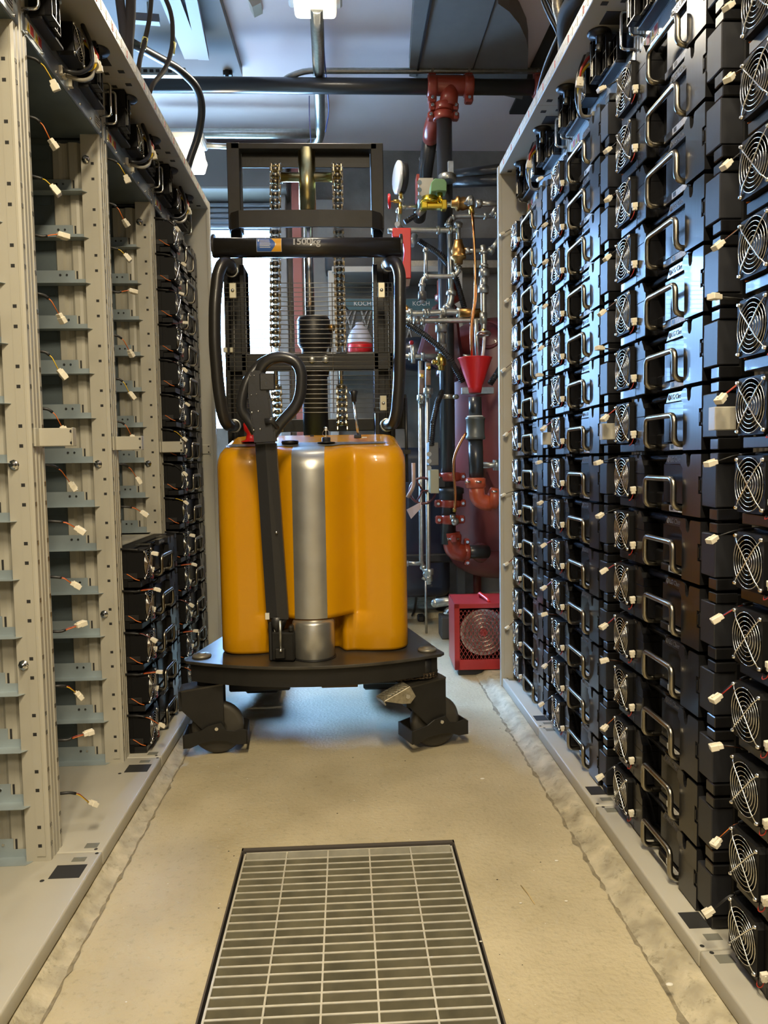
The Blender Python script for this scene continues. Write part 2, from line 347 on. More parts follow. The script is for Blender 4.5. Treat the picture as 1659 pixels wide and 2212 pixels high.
def build_rack(name, label, origin, rz, W, open_rows, leads, side, end_panel=False, group=None):
    rk = thing(name, label, 'equipment rack', origin, rz, group)
    # base tray with pressed openings
    b = MB(); b.box(.001, W-.001, .0, .56, .032, .0745, BEIGE, .006, 2)
    def patch(x0, x1, y0, y1, m): b.box(x0, x1, y0, y1, .0735, .0751, m)
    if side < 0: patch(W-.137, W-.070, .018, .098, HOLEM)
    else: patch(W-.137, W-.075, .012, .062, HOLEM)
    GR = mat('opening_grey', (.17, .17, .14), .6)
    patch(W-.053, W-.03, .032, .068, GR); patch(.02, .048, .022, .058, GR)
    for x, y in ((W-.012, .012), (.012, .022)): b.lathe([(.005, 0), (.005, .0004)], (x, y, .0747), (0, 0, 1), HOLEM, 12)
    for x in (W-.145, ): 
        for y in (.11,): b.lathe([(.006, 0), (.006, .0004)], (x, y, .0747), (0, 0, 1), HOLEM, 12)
    b.build('base', rk)
    # posts
    for k, x0 in enumerate((.0, W-.045)):
        p = MB(); x1 = x0+.045
        prof = [(x0+.001, .19), (x0+.001, .132), (x0+.004, .125), (x0+.017, .125), (x0+.019, .131), (x0+.026, .131), (x0+.028, .125), (x0+.041, .125), (x0+.044, .132), (x0+.044, .19)]
        p.prism(prof, .0745, 2.47, 'z', BEIGE)
        xi = x1-.0005 if k == 0 else x0+.0005
        p.box(min(xi, xi+(.002 if k == 0 else -.002)), max(xi, xi+(.002 if k == 0 else -.002)), .137, .160, .09, 2.28, GALV if k == 0 else BEIGE)
        post = p.build('post', rk)
        s_ = MB(); z = .115
        fx = (x0+.029, x0+.038) if k == 0 else (x0+.007, x0+.016)
        j = 0
        while z < 2.44:
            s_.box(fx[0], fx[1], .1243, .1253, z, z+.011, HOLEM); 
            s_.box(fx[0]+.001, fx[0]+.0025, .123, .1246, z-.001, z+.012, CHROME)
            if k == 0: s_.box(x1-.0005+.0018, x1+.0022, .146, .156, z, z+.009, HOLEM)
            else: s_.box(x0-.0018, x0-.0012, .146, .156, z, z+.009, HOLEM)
            z += .052 if j % 2 == 0 else .103; j += 1
        tag(s_.build('slot_row', post), kind='stuff')
        for zz in ((.62, 1.155, 2.2) if k else ()):
            bo = MB(); bo.lathe([(.014, 0), (.014, .002), (.009, .002), (.009, .009), (.005, .010), (.005, .016)], (x0-.001, .172, zz), (-1, 0, 0), CHROME, 8); bo.build('bolt', rk)
    # pressed side walls, front part painted, rear part bare steel
    for k, x0 in enumerate((.0, W)):
        sgn = 1 if k == 0 else -1; xa = x0+sgn*.002
        w = MB(); xs = [xa, xa, xa+sgn*.010, xa+sgn*.012, xa+sgn*.012, xa+sgn*.002, xa, xa, xa+sgn*.010, xa+sgn*.010, xa]
        ys = [.19, .205, .212, .222, .240, .250, .258, .268, .276, .296, .302]
        w.grid([[(x, y, .0745) for x, y in zip(xs, ys)], [(x, y, 2.27) for x, y in zip(xs, ys)]], BEIGE, smooth=False)
        w.box(min(x0+sgn*.0005, xa), max(x0+sgn*.0005, xa), .302, .56, .0745, 2.5, SLATE)
        for z in [.2+i*.155 for i in range(14)]: w.box(min(xa, xa+sgn*.003), max(xa, xa+sgn*.003), .31, .56, z, z+.05, GALVD)
        w.build('side_wall', rk)
    bk = MB(); bk.box(.002, W-.002, .555, .562, .0745, 2.5, SLATE); bk.build('back_panel', rk)
    # shelf rails for each bay that stands open
    for r in open_rows:
        z = Z_ROW+P_ROW*r+.001
        for sgn, x0 in ((1, .006), (-1, W-.006)):
            m = MB(); a = lambda d: x0+sgn*d
            L_ = lambda p, q: (min(p, q), max(p, q))
            m.box(*L_(a(.010), a(.0115)), .155, .545, z, z+.022, RAILM)
            m.box(*L_(a(.010), a(.0115)), .235, .545, z+.022, z+.052, RAILM)
            m.prism([(a(.0105), .155), (a(.058), .185), (a(.058), .545), (a(.0105), .545)], z-.0012, z, 'z', RAILM)
            m.box(*L_(a(.0), a(.010)), .225, .23, z+.02, z+.05, HOLEM)
            m.lathe([(.004, 0), (.004, .002)], (a(.0115), .262, z+.036), (sgn, 0, 0), CHROME, 8); m.lathe([(.004, 0), (.004, .002)], (a(.0115), .285, z+.036), (sgn, 0, 0), HOLEM, 8)
            m.build('shelf_rail', rk)
    # stop bracket that stands out of the post pair
    s_ = MB(); xx = W-.003
    s_.box(xx-.006, xx, .022, .125, 1.203, 1.252, BEIGE, .002); s_.box(xx-.03, xx, .118, .124, 1.203, 1.252, BEIGE, .001)
    s_.box(xx-.03, xx-.004, .022, .025, 1.203, 1.252, BEIGE, .001); s_.cyl((xx-.007, .034, 1.243), (xx-.004, .034, 1.243), .004, HOLEM, 10); s_.cyl((xx-.007, .034, 1.212), (xx-.004, .034, 1.212), .004, HOLEM, 10)
    s_.build('stop_bracket', rk)
    # leads
    for r in leads: fan_lead(rk, .043, Z_ROW+P_ROW*r+.150, r, side, r not in open_rows)
    # hood
    h = MB(); h.prism([(0, 2.49), (0, 2.536), (.56, 2.545), (.56, 2.49)], .001, W-.001, 'x', BEIGE, .002)
    for x0, x1, y0, y1 in ((.03, .048, .03, .05), (.045, .063, .085, .102), (W-.06, W-.042, .03, .05), (W-.045, W-.03, .085, .1), (W-.16, W-.09, .06, .135), (.2, .42, .16, .4)):
        h.box(x0, x1, y0, y1, 2.4885, 2.4903, HOLEM)
    hood = h.build('hood', rk)
    st = MB(); st.box(.03, W-.03, -.0004, .0006, 2.512, 2.515, STKW)
    for i in range(13):
        x = .03+i*(W-.06)/12; st.box(x, x+.006, -.0012, .0005, 2.50, 2.527, STKW)
        if i % 3 == 1: st.box(x+.012, x+.017, -.0012, .0005, 2.50, 2.523, STKR)
    tag(st.build('marking_strip', hood), 'row of small white and red marks')
    for x, y in ((.14, .075), (.5, .075)):
        g = MB(); g.lathe([(.036, 0), (.038, .004), (.032, .012), (.014, .016), (.014, .02)], (x, y, 2.4895), (0, 0, -1), BLACKR, 20); g.build('grommet', rk)
    if end_panel:
        e = MB(); xa, xb = (W, W+.03) if side < 0 else (-.03, 0)
        e.box(xa, xb, .0, .56, .032, 2.536, BEIGE, .003); e.box(xa-.002, xb+.002, -.006, .012, .032, 2.53, BEIGE, .003)
        e.build('end_panel', rk)
    return rk
def terminal_block(mb, x0, x1, z0):
    w = x1-x0
    steps = [(0, .36, .062, .13), (.36, .66, .078, .105), (.66, 1, .094, .078)]
    for a, b_, y, hgt in steps:
        xa, xb = x0+w*a, x0+w*b_
        mb.box(xa, xb, y+.018, .125, z0, z0+hgt, PLASTM, .002)
        n = 2
        for i in range(n+1):
            xx = xa+(xb-xa)*i/n; mb.box(xx-.0012 if i else xx, xx+.0012, y, y+.02, z0, z0+hgt, PLAST)
        for zz in (z0, z0+hgt*.5, z0+hgt-.003): mb.box(xa, xb, y, y+.02, zz, zz+.003, PLAST)
    mb.box(x0, x1, .09, .125, z0-.010, z0, BLACKR, .002)
def make_bms(W):
    r = thing('control_unit', None, 'rack control unit')
    b = MB(); b.box(.012, W-.012, .128, .5, 2.285, 2.29, GALVD, .001); b.box(.012, W-.012, .122, .128, 2.285, 2.338, GALV, .002)
    b.box(.03, W-.03, .16, .5, 2.29, 2.46, GALVD, .002)
    b.prism([(.05, 2.338), (W-.05, 2.338), (W-.05, 2.352), (W-.2, 2.352), (W-.22, 2.36), (.22, 2.36), (.2, 2.35), (.05, 2.35)], .1225, .127, 'y', GALV)
    for i in range(7): b.ball((.04+i*(W-.08)/6, .121, 2.296), .0045, CHROME)
    b.build('tray', r)
    for x in (.03, W-.03):
        h = MB(); h.tube([(x, .13, 2.352), (x, .085, 2.352), (x, .085, 2.46), (x, .13, 2.46)], .0042, CHROME, 10, fil=.014); h.tube([(x, .128, 2.338), (x, .122, 2.338)], .008, CHROME, 8); h.build('handle', r)
    for x0, x1 in ((.065, .225), (.44, .60)):
        t = MB(); terminal_block(t, x0, x1, 2.355); tb = t.build('terminal_block', r)
        c = MB(); c.box(x0+.02, x0+.022, .058, .066, 2.37, 2.47, CHROME); c.build('contact_strip', tb)
        c = MB(); c.box(x0+.11, x0+.1115, .086, .094, 2.36, 2.43, CHROME); c.build('contact_strip', tb)
        c = MB(); c.ball((x0+.05, .075, 2.4), .004, CHROME); c.build('screw', tb)
    f = MB(); ring_plate(f, .31, 2.405, .048, .045, .075, .12, PLASTM); fan = f.build('fan', r)
    g = MB(); fan_blades(g, (.31, .09, 2.405), .045, BLACKR); g.build('impeller', fan)
    g = MB(); grill(g, (.31, .072, 2.405), .045, CHROME, .048, .0010); g.build('fan_grill', fan)
    l = MB()
    for x in (.035, .09):
        l.box(x, x+.05, .1205, .1216, 2.301, 2.332, STKW); l.box(x+.026, x+.047, .1198, .1208, 2.305, 2.329, STKR)
        l.prism([(x+.004, 2.304), (x+.023, 2.304), (x+.0135, 2.328)], .1196, .1206, 'y', STKY); l.box(x+.0126, x+.0142, .119, .1198, 2.31, 2.32, HOLEM)
    l.build('warning_label', r)
    l = MB(); l.box(W-.09, W-.045, .1205, .1216, 2.302, 2.333, STKW)
    for i in range(3): l.box(W-.085, W-.05, .1199, .1207, 2.308+i*.008, 2.3105+i*.008, HOLEM)
    l.build('data_plate', r)
    for i, x in enumerate((.27, .295, .35)): c = MB(); c.box(x, x+.016, .112, .123, 2.305, 2.329, WHITEP, .001); c.box(x+.003, x+.013, .111, .113, 2.309, 2.325, BLACKR); c.build('socket', r)
    # wiring
    c = MB(); c.tube([(.355, .075, 2.49), (.36, .05, 2.43), (.345, .045, 2.36), (.30, .075, 2.318), (.278, .112, 2.317)], .0065, GREYC if 0 else CABB, 8, fil=.05)
    c.tube([(.37, .08, 2.49), (.378, .058, 2.43), (.365, .05, 2.34), (.32, .07, 2.306), (.303, .112, 2.314)], .006, GREYC, 8, fil=.05); c.build('control_cable', r)
    c = MB(); rr = random.Random(3)
    for i in range(6):
        dx = rr.uniform(-.006, .006); dy = rr.uniform(-.006, .006)
        c.tube([(.40+dx, .13, 2.49), (.405+dx, .07+dy, 2.46), (.40+dx*.5, .045+dy*.5, 2.42), (.392, .045, 2.395)], .0022, REDW, 5, fil=.02)
    p = c.build('red_wires', r)
    c = MB(); plug(c, (.392, .045, 2.40), (.1, -.1, -1), 1.3); plug(c, (.377, .05, 2.41), (-.2, -.1, -1), 1.2); c.build('plug', p)
    c = MB()
    for i in range(6):
        dx = rr.uniform(-.005, .005); dy = rr.uniform(-.005, .005)
        c.tube([(.385+dx, .11, 2.48), (.378+dx, .05+dy, 2.42), (.368+dx, .046+dy, 2.37), (.34+dx, .06, 2.345), (.325, .07, 2.34)], .0024, YELW, 5, fil=.03)
    c.build('yellow_wires', r)
    for x in (.14, .5):
        c = MB(); c.cyl((x, .075, 2.50), (x, .075, 2.45), .0125, CABB, 12); c.cyl((x, .075, 2.455), (x+.0, .07, 2.43), .009, PIPEG, 10); c.build('power_cable', r)
    return r
bms0 = {}
def place_bms(origin, rz, W, label):
    if 'p' in bms0: o = copy_tree(bms0['p'])
    else: o = bms0['p'] = make_bms(.69)
    o.location = Vector(origin)+Matrix.Rotation(rz, 3, 'Z') @ Vector(((W-.69)/2, 0, 0)); o.rotation_euler = (0, 0, rz)
    return tag(o, label, 'rack control unit', 'control units under the rack hoods')
# right hand row: origins at the far end of each rack, local x runs towards the camera
XR, XL = .75, -.70
rn = ['farthest right-hand rack', 'second-farthest right-hand rack', 'second-nearest right-hand rack', 'nearest right-hand rack']
for i in range(4):
    yf = 3.69-PITCH_R*i; o = (XR, yf, 0)
    build_rack('battery_rack', ['beige rack full of black modules at the far end of the right row', 'beige rack full of black modules, second from the far end of the right row', 'beige rack full of black modules, third from the far end of the right row', 'beige rack cut by the right edge of the photo, full of modules'][i],
               o, -PI/2, PITCH_R, [], (range(1, 14, 2) if i == 0 else range(14 if i < 3 else 13)), 1, end_panel=(i == 0), group='battery racks along both sides of the aisle')
    for r in range(14): place_module(o, -PI/2, 1, 'the '+rn[i], r, 14, 'battery modules in the right row')
    if i < 3: place_bms(o, -PI/2, PITCH_R, 'galvanised control unit with fan and wiring in the '+rn[i])
ln = ['nearest left-hand rack', 'second left-hand rack', 'left-hand rack with five modules', 'farthest left-hand rack']
for i in range(4):
    yn = 1.428+PITCH_L*i; o = (XL, yn, 0)
    build_rack('battery_rack', ['beige empty rack cut by the left edge of the photo', 'beige empty rack with bare shelf rails, in the middle of the left row', 'beige rack on the left with modules only in its lowest five bays', 'beige rack full of modules at the far end of the left row, beside the stacker'][i],
               o, PI/2, PITCH_L, {0: range(14), 1: range(14), 2: range(5, 14), 3: []}[i], range(14), -1, end_panel=(i == 3), group='battery racks along both sides of the aisle')
    if i == 2:
        for r in range(5): mo = place_module(o, PI/2, -1, 'the part-filled left-hand rack', r, 5, 'battery modules in the left row')
        b = MB(); b.box(.03, .60, .10, .40, .149, .1498, mat('top_sheet', (.46, .44, .36), .5, var=.15, vscale=60)); b.box(.035, .60, .09, .098, .149, .1505, STEEL); b.build('top_sheet', mo)
    if i == 3:
        for r in range(14): place_module(o, PI/2, -1, 'the farthest left-hand rack', r, 14, 'battery modules in the left row')
    place_bms(o, PI/2, PITCH_L, ['galvanised control unit at the top of the empty rack cut by the left edge', 'galvanised control unit with warning labels above the empty middle left-hand rack', 'galvanised control unit above the left-hand rack with five modules', 'galvanised control unit above the farthest left-hand rack'][i])
# ------------------------------------------------------------------ pallet stacker
FX, FY = -.137, 3.05                      # axis of the truck, front of its cover
TR = thing('pallet_stacker', 'yellow and black pallet stacker with tiller arm and mast, parked in the aisle', 'forklift', (FX, 3.3, 0))
def TB(mb, name, parent=None):
    """mesh given in place coordinates, kept in the truck's frame"""
    for v in mb.bm.verts: v.co -= Vector((FX, 3.3, 0))
    return mb.build(name, parent or TR)
# cover shell
HW = .379; DB = .42
def front_off(u, z):
    """how far the front stands out at lateral u for height z"""
    def sm(a, b, x): t = max(0, min(1, (x-a)/(b-a))); return t*t*(3-2*t)
    c = max(0, 1-(abs(u+.003)/.172)**2.0)**1.25   # centre column
    v = math.exp(-((u+.165)/.045)**2)+math.exp(-((u-.155)/.05)**2)
    if z > .54: return .088*c*(1-.0*z) - .022*v
    lo = sm(-.17, -.135, u)*(1-sm(.09, .125, u))
    return -.09*lo - .018*v
def plan(z, inset):
    pts = []; hw = HW-inset; R = .075
    us = [-hw+R+(2*(hw-R))*i/56 for i in range(57)]
    for k in range(6):                      # left front corner
        a = PI+PI/2*k/6; pts.append((-hw+R+R*math.cos(a), FY+inset+R+R*math.sin(a)))
    for u in us: pts.append((u, FY+inset-front_off(u, z)*(1-inset*5)))
    for k in range(1, 7):
        a = 1.5*PI+PI/2*k/6; pts.append((hw-R+R*math.cos(a), FY+inset+R+R*math.sin(a)))
    yb = FY+DB-inset*.5
    pts += [(hw, FY+.2), (hw, yb-.03), (hw-.03, yb), (0, yb), (-hw+.03, yb), (-hw, yb-.03), (-hw, FY+.2)]
    return pts
def tz(z, y, k): return z+k*(y-FY)*.17
c = MB(); levels = [(.385, .012), (.39, .004), (.40, 0), (.47, 0), (.5399, 0), (.541, 0), (.56, 0), (.7, 0), (.9, 0), (1.05, 0), (1.13, 0), (1.155, .003), (1.178, .011), (1.193, .025), (1.201, .045)]
G = []
for z, ins in levels:
    k = max(0, (z-1.0)/.2); G.append([(FX+u, y, tz(z, y, k)) for u, y in plan(z, ins)])
V = c.grid(G, YEL, closed=True); f = c.bm.faces.new(V[-1]); f.material_index = 0; f = c.bm.faces.new(V[0][::-1]); f.material_index = 0
TB(c, 'cover')
s_ = MB(); G = []
for z, ins in levels:
    if z < .54: continue
    k = max(0, (z-1.0)/.2); row = []
    for i in range(9):
        u = -.073+(.127)*i/8; y = FY+ins-front_off(u, z)*(1-ins*5)-.0022
        row.append((FX+u, y, tz(z, y, k)+(.0015 if z > 1.17 else 0)))
    G.append(row)
for y in (FY+.055, FY+.10):
    row = []
    for i in range(9):
        u = (-.073+(.127)*i/8); row.append((FX+u, y, tz(1.201, y, 1)+.002))
    G.append(row)
s_.grid(G, SILV)
top = [(-.335, .075), (-.35, .10), (-.33, .145), (-.1, .165), (.12, .165), (.29, .16), (.315, .135), (.29, .11), (.12, .095), (.08, .06), (-.09, .06), (-.12, .08)]
vs = [s_.bm.verts.new((FX+u, FY+y, tz(1.201, FY+y, 1)+.003)) for u, y in top]; f = s_.bm.faces.new(vs); f.material_index = s_.mi(mat('top_panel_grey', (.17, .165, .14), .4, .2, var=.2, vscale=25))
so = TB(s_, 'silver_trim')
# round hub below the centre column, with the tiller fork
d = MB(); d.lathe([(.079, .386), (.0825, .392), (.0825, .524), (.078, .534), (.02, .537)], (FX-.003, FY-.05, 0), (0, 0, 1), SILV, 40)
d.lathe([(.088, .3845), (.088, .388)], (FX-.003, FY-.05, 0), (0, 0, 1), BLACKR, 30)
TB(d, 'steering_hub')
d = MB(); d.prism([(-.30, 2.935), (-.225, 2.918), (-.212, 2.915), (-.205, 3.0), (-.30, 3.01)], .388, .50, 'z', MASTK, .006)
d.box(-.232, -.212, 2.918, 2.96, .50, .525, MASTK, .006); d.box(-.31, -.295, 2.935, 3.0, .388, .54, BLACKR, .004)
d.box(-.285, -.245, 2.912, 2.93, .40, .44, MASTK, .004); d.cyl((-.262, 2.91, .55), (-.262, 2.912, .44), .006, PIPEG, 8); d.ball((-.262, 2.908, .435), .008, CHROME)
TB(d, 'tiller_fork')
# tiller arm
def P3(px, py, Y): return at(px, py, Y)
a = MB(); q = [(551, 958, 2.87), (596, 957, 2.87), (623, 1338, 2.93), (576, 1334, 2.93)]
F4 = [P3(*p) for p in q]; n_ = Vector((0, 1, 0))
t = bmesh.new(); A = [t.verts.new(p) for p in F4]; B_ = [t.verts.new(p+Vector((0, .045, 0))) for p in F4]
mid = [(F4[0]+F4[1])/2+Vector((0, -.012, 0)), (F4[3]+F4[2])/2+Vector((0, -.012, 0))]; m0, m1 = t.verts.new(mid[0]), t.verts.new(mid[1])
t.faces.new([A[0], m0, m1, A[3]]); t.faces.new([m0, A[1], A[2], m1]); t.faces.new([B_[3], B_[2], B_[1], B_[0]])
t.faces.new([A[1], B_[1], B_[2], A[2]]); t.faces.new([A[0], A[3], B_[3], B_[0]]); t.faces.new([A[0], B_[0], B_[1], A[1], m0]); t.faces.new([A[3], m1, A[2], B_[2], B_[3]])
a.join(t, mat('tiller_black', (.022, .022, .023), .42, coat=.1, bump=.06, bscale=120))
TILB = MATS['tiller_black']
e0, e1 = P3(598, 1348, 2.95), P3(601, 1376, 2.965)
a.tube([P3(599, 1330, 2.95), e0, e1], [.042, .034, .010], TILB, 4)
a.ball(P3(597, 1150, 2.885), .0055, CHROME)
arm = TB(a, 'tiller_arm')
b = MB(); p = P3(580, 1331, 2.925); b.box(p.x-.012, p.x+.004, p.y-.008, p.y, p.z-.012, p.z+.013, STKW, .001); b.cyl(P3(588, 1333, 2.94), P3(600, 1398, 2.945), .004, PIPEG, 6)
for v in b.bm.verts: v.co -= Vector((FX, 3.3, 0))
b.build('gas_strut', arm)
# tiller head
HDM = mat('grip_black', (.02, .02, .021), .33, coat=.25, bump=.04, bscale=150)
h = MB(); YH = 2.83
t = bmesh.new()
prof = [(549, 960), (596, 957), (594, 930), (588, 905), (583, 860), (572, 810), (566, 801), (545, 799), (537, 808), (535, 850), (541, 905), (545, 925)]
A = [t.verts.new(P3(x, y, YH)) for x, y in prof]; Bk = [t.verts.new(P3(x, y, YH)+Vector((0, .07, 0))) for x, y in prof]
t.faces.new(A); t.faces.new(Bk[::-1])
for i in range(len(prof)): t.faces.new([A[i], Bk[i], Bk[(i+1) % len(prof)], A[(i+1) % len(prof)]])
bmesh.ops.recalc_face_normals(t, faces=t.faces[:]); bmesh.ops.bevel(t, geom=t.edges[:], offset=.007, segments=2, affect='EDGES'); h.join(t, HDM, False)
h.box(P3(539, 0, YH).x, P3(573, 0, YH).x, YH-.006, YH+.02, P3(0, 850, YH).z, P3(0, 812, YH).z, TILB, .004)
for x, y in ((544, 891), (558, 888), (548, 929), (562, 927)): h.ball(P3(x, y, YH-.001), .004, CHROME, n=8)
for x, y in ((541, 812), (549, 811), (543, 853), (554, 851)): h.ball(P3(x, y, YH-.004), .002, CHROME, n=8)
hd = TB(h, 'tiller_head')
g = MB(); Y2 = YH+.03
def loop(pts, r): g.tube([P3(x, y, Y2+dy) for x, y, dy in pts], r, HDM, 12, fil=.03, fs=5)
loop([(585, 945, 0), (603, 918, -.005), (640, 878, -.01), (650, 850, -.01), (652, 805, -.012), (640, 780, -.012), (610, 770, -.01), (583, 775, -.005), (566, 790, 0), (559, 812, .005), (566, 840, .01)], .021)
loop([(553, 935, 0), (538, 908, 0), (521, 888, -.005), (522, 862, -.005), (532, 826, 0), (548, 800, .01), (566, 783, .015), (590, 772, .01)], .019)
g.tube([P3(574, 912, YH-.002), P3(588, 908, YH-.006), P3(600, 925, YH+.01)], [.014, .012, .008], HDM, 10)
for v in g.bm.verts: v.co -= Vector((FX, 3.3, 0))
g.build('grip_loop', hd)
# controls on top
def topz(y): return tz(1.201, y, 1)+.004
b = MB(); y = FY+.13; b.lathe([(.033, 0), (.035, .004), (.034, .012), (.028, .013), (.027, .009)], (FX-.09+.0, y, topz(y)), (0, -.05, 1), BLACKR, 24); TB(b, 'battery_gauge')
b = MB(); x = FX+.058; b.lathe([(.036, 0), (.036, .004), (.018, .006), (.018, .022), (.014, .024)], (x, y, topz(y)), (0, 0, 1), BLACKR, 20)
b.box(x-.002, x+.002, y-.005, y+.005, topz(y)+.02, topz(y)+.05, CHROME, .001); b.ring((x, y-.003, topz(y)+.040), (0, 1, 0), .014, .001, CHROME, 20, 4); b.ball((x, y, topz(y)+.058), .009, CHROME, (1, .3, 1)); TB(b, 'key_switch')
b = MB(); y = FY+.19; x = FX-.255; b.lathe([(.042, 0), (.042, .004), (.024, .008), (.018, .035), (.030, .05), (.032, .075), (.026, .085)], (x, y, topz(y)), (0, 0, 1), REDB, 20); TB(b, 'emergency_knob')
b = MB(); p0 = P3(774, 945, 3.25); p1 = P3(765, 868, 3.24); b.box(p0.x-.018, p0.x+.012, p0.y-.01, p0.y+.02, p0.z-.003, p0.z+.012, BLACKR, .002)
b.tube([p0, p1], .0052, CHROME, 8); p2 = P3(764, 846, 3.24); b.tube([p1, p1*.4+p2*.6, p2, p2+Vector((0, 0, .006))], [.010, .012, .0185, .012], BLACKR, 14)
b.box(p0.x+.015, p0.x+.036, p0.y-.012, p0.y+.012, p0.z-.002, p0.z+.002, STKW); TB(b, 'lift_lever')
b = MB(); p = P3(674, 941, 3.3); b.box(p.x-.008, p.x+.008, p.y-.01, p.y+.004, p.z-.004, p.z+.003, BLACKR); TB(b, 'charging_cap')
# chassis deck and apron
b = MB(); poly = []
for i in range(13):
    u = -1+2*i/12; poly.append((FX+u*.50, 2.985-.135*(1-u*u)))
poly += [(FX+.515, 3.01), (FX+.50, 3.06), (FX+.405, 3.5), (FX+.38, 3.62), (FX-.38, 3.62), (FX-.405, 3.5), (FX-.50, 3.06), (FX-.515, 3.01)]
b.prism(poly, .372, .384, 'z', DRUST, .002)
TB(b, 'deck')
b = MB(); pr = []
for i in range(13):
    u = -1+2*i/12; pr.append((FX+u*.485, 3.0-.13*(1-u*u)))
b.grid([[(x, y, .372) for x, y in pr], [(x, y, .300+.0*x) for x, y in pr]], MASTK, smooth=True)
b.grid([[(x, y+.012, .372) for x, y in pr], [(x, y+.012, .300) for x, y in pr]], MASTK, smooth=True)
b.grid([[(x, y, .300) for x, y in pr], [(x, y+.012, .300) for x, y in pr]], MASTK, smooth=False)

for sx in (-1, 1): b.prism([(FX+sx*.485, 3.0), (FX+sx*.47, 3.0), (FX+sx*.37, 3.5), (FX+sx*.385, 3.5)], .30, .372, 'z', MASTK)
TB(b, 'apron')
for sx in (-1, 1):
    b = MB(); b.lathe([(.037, 0), (.038, .006), (.034, .012), (.018, .012), (.018, .016), (.006, .016)], (FX+sx*.45, 3.045, .384), (0, 0, 1), mat('pivot_cap', (.26, .24, .19), .4, .5), 24); TB(b, 'pivot_cap')
b = MB(); b.box(FX-.27, FX+.33, 3.33, 3.42, .19, .275, BLACKR, .004); b.box(FX-.38, FX-.12, 3.25, 3.5, .175, .30, BLACKR, .006); b.box(FX+.2, FX+.38, 3.25, 3.5, .19, .30, BLACKR, .006); TB(b, 'axle_beam')
b = MB()
for sx in (-1, 1):
    x0 = FX+sx*.28; b.box(x0-.08, x0+.08, 3.6, 3.75, .06, .17, MASTK, .01); b.prism([(x0-.08, 3.7), (x0+.08, 3.7), (x0+.06, 4.8), (x0-.06, 4.8)], .06, .10, 'z', MASTK, .005)
TB(b, 'fork')
# casters
def caster(cx, cy, ang, name):
    M = Matrix.Translation((cx, cy, 0)) @ Matrix.Rotation(ang, 4, 'Z')
    e = thing('swivel_caster', None, 'x'); del e['category']; e.parent = TR
    def W(mb, nm):
        for v in mb.bm.verts: v.co = (M @ v.co) - Vector((FX, 3.3, 0))
        return mb.build(nm, e)
    b = MB(); b.prism([(-.13, .265), (.03, .285), (.04, .285), (.04, .085), (-.02, .085), (-.12, .19)], -.052, -.042, 'y', MASTK, .002)
    b.prism([(-.13, .265), (.03, .285), (.04, .285), (.04, .085), (-.02, .085), (-.12, .19)], .042, .052, 'y', MASTK, .002)
    b.prism([(-.13, .262), (.04, .284), (.04, .291), (-.13, .269)], -.052, .052, 'y', DRUST); b.prism([(-.132, .19), (-.12, .19), (-.12, .268), (-.132, .268)], -.052, .052, 'y', MASTK)
    b.cyl((-.03, 0, .28), (-.03, 0, .375), .035, BLACKR, 18); W(b, 'bracket')
    b = MB(); b.lathe([(.085, -.026), (.098, -.024), (.103, -.012), (.103, .012), (.098, .024), (.085, .026)], (.012, 0, .105), (0, 1, 0), RUBT, 36); b.lathe([(.086, -.018), (.06, -.012), (.03, -.03), (.03, .03), (.06, .012), (.086, .018)], (.012, 0, .105), (0, 1, 0), mat('wheel_hub', (.05, .045, .035), .5), 28); W(b, 'wheel')
    b = MB()
    for sy in (-1, 1):
        b.lathe([(.014, 0), (.014, .003), (.012, .003), (.012, .012)], (.012, sy*.053, .118), (0, sy, 0), CHROME, 6); b.lathe([(.007, 0), (.007, .017)], (.012, sy*.055, .118), (0, sy, 0), CHROME, 10)
    W(b, 'axle_bolt')
    b = MB(); pf = [(-.115, .045), (-.09, .045), (-.05, .062), (.0, .07), (.05, .066), (.09, .05), (.13, .05), (.13, .105), (.11, .112), (.08, .105), (.05, .11), (.03, .14), (-.02, .13), (-.05, .112), (-.115, .098)]
    b.prism(pf, -.066, -.060, 'y', MASTK, .001); b.prism(pf, .060, .066, 'y', MASTK, .001); b.box(-.118, -.112, -.066, .066, .045, .098, MASTK); b.box(.125, .131, -.066, .066, .05, .105, MASTK); W(b, 'toe_guard')
    return e
caster(-.54, 3.03, math.radians(4), 'l')
caster(.325, 3.02, math.radians(20), 'r')
b = MB(); M = Matrix.Translation((.175, 2.93, .265)) @ Matrix.Rotation(math.radians(20), 4, 'Z') @ Matrix.Rotation(math.radians(-22), 4, 'Y')
b.box(-.075, .045, -.05, .03, -.002, .002, mat('pedal_steel', (.42, .38, .28), .4, .7, var=.3, vscale=50), .001, M=M); b.box(-.075, -.071, -.05, .03, -.016, .002, MATS['pedal_steel'], M=M)
b.prism([(-.07, 0), (.045, 0), (.05, -.045), (.02, -.06), (-.01, -.045)], -.052, -.049, 'y', MATS['pedal_steel'], M=M)
for i in range(6):
    for sg in (-1, 1):
        x = -.065+i*.014; b.tube([M @ Vector((x, -.04, .003)), M @ Vector((x+.03*1 if sg > 0 else x, .02, .003))] if sg > 0 else [M @ Vector((x+.03, -.04, .003)), M @ Vector((x, .02, .003))], .0013, MATS['pedal_steel'], 4)
b.lathe([(.009, 0), (.009, .006)], M @ Vector((.02, -.052, -.028)), M.to_3x3() @ Vector((0, -1, 0)), CHROME, 12)
TB(b, 'brake_pedal')
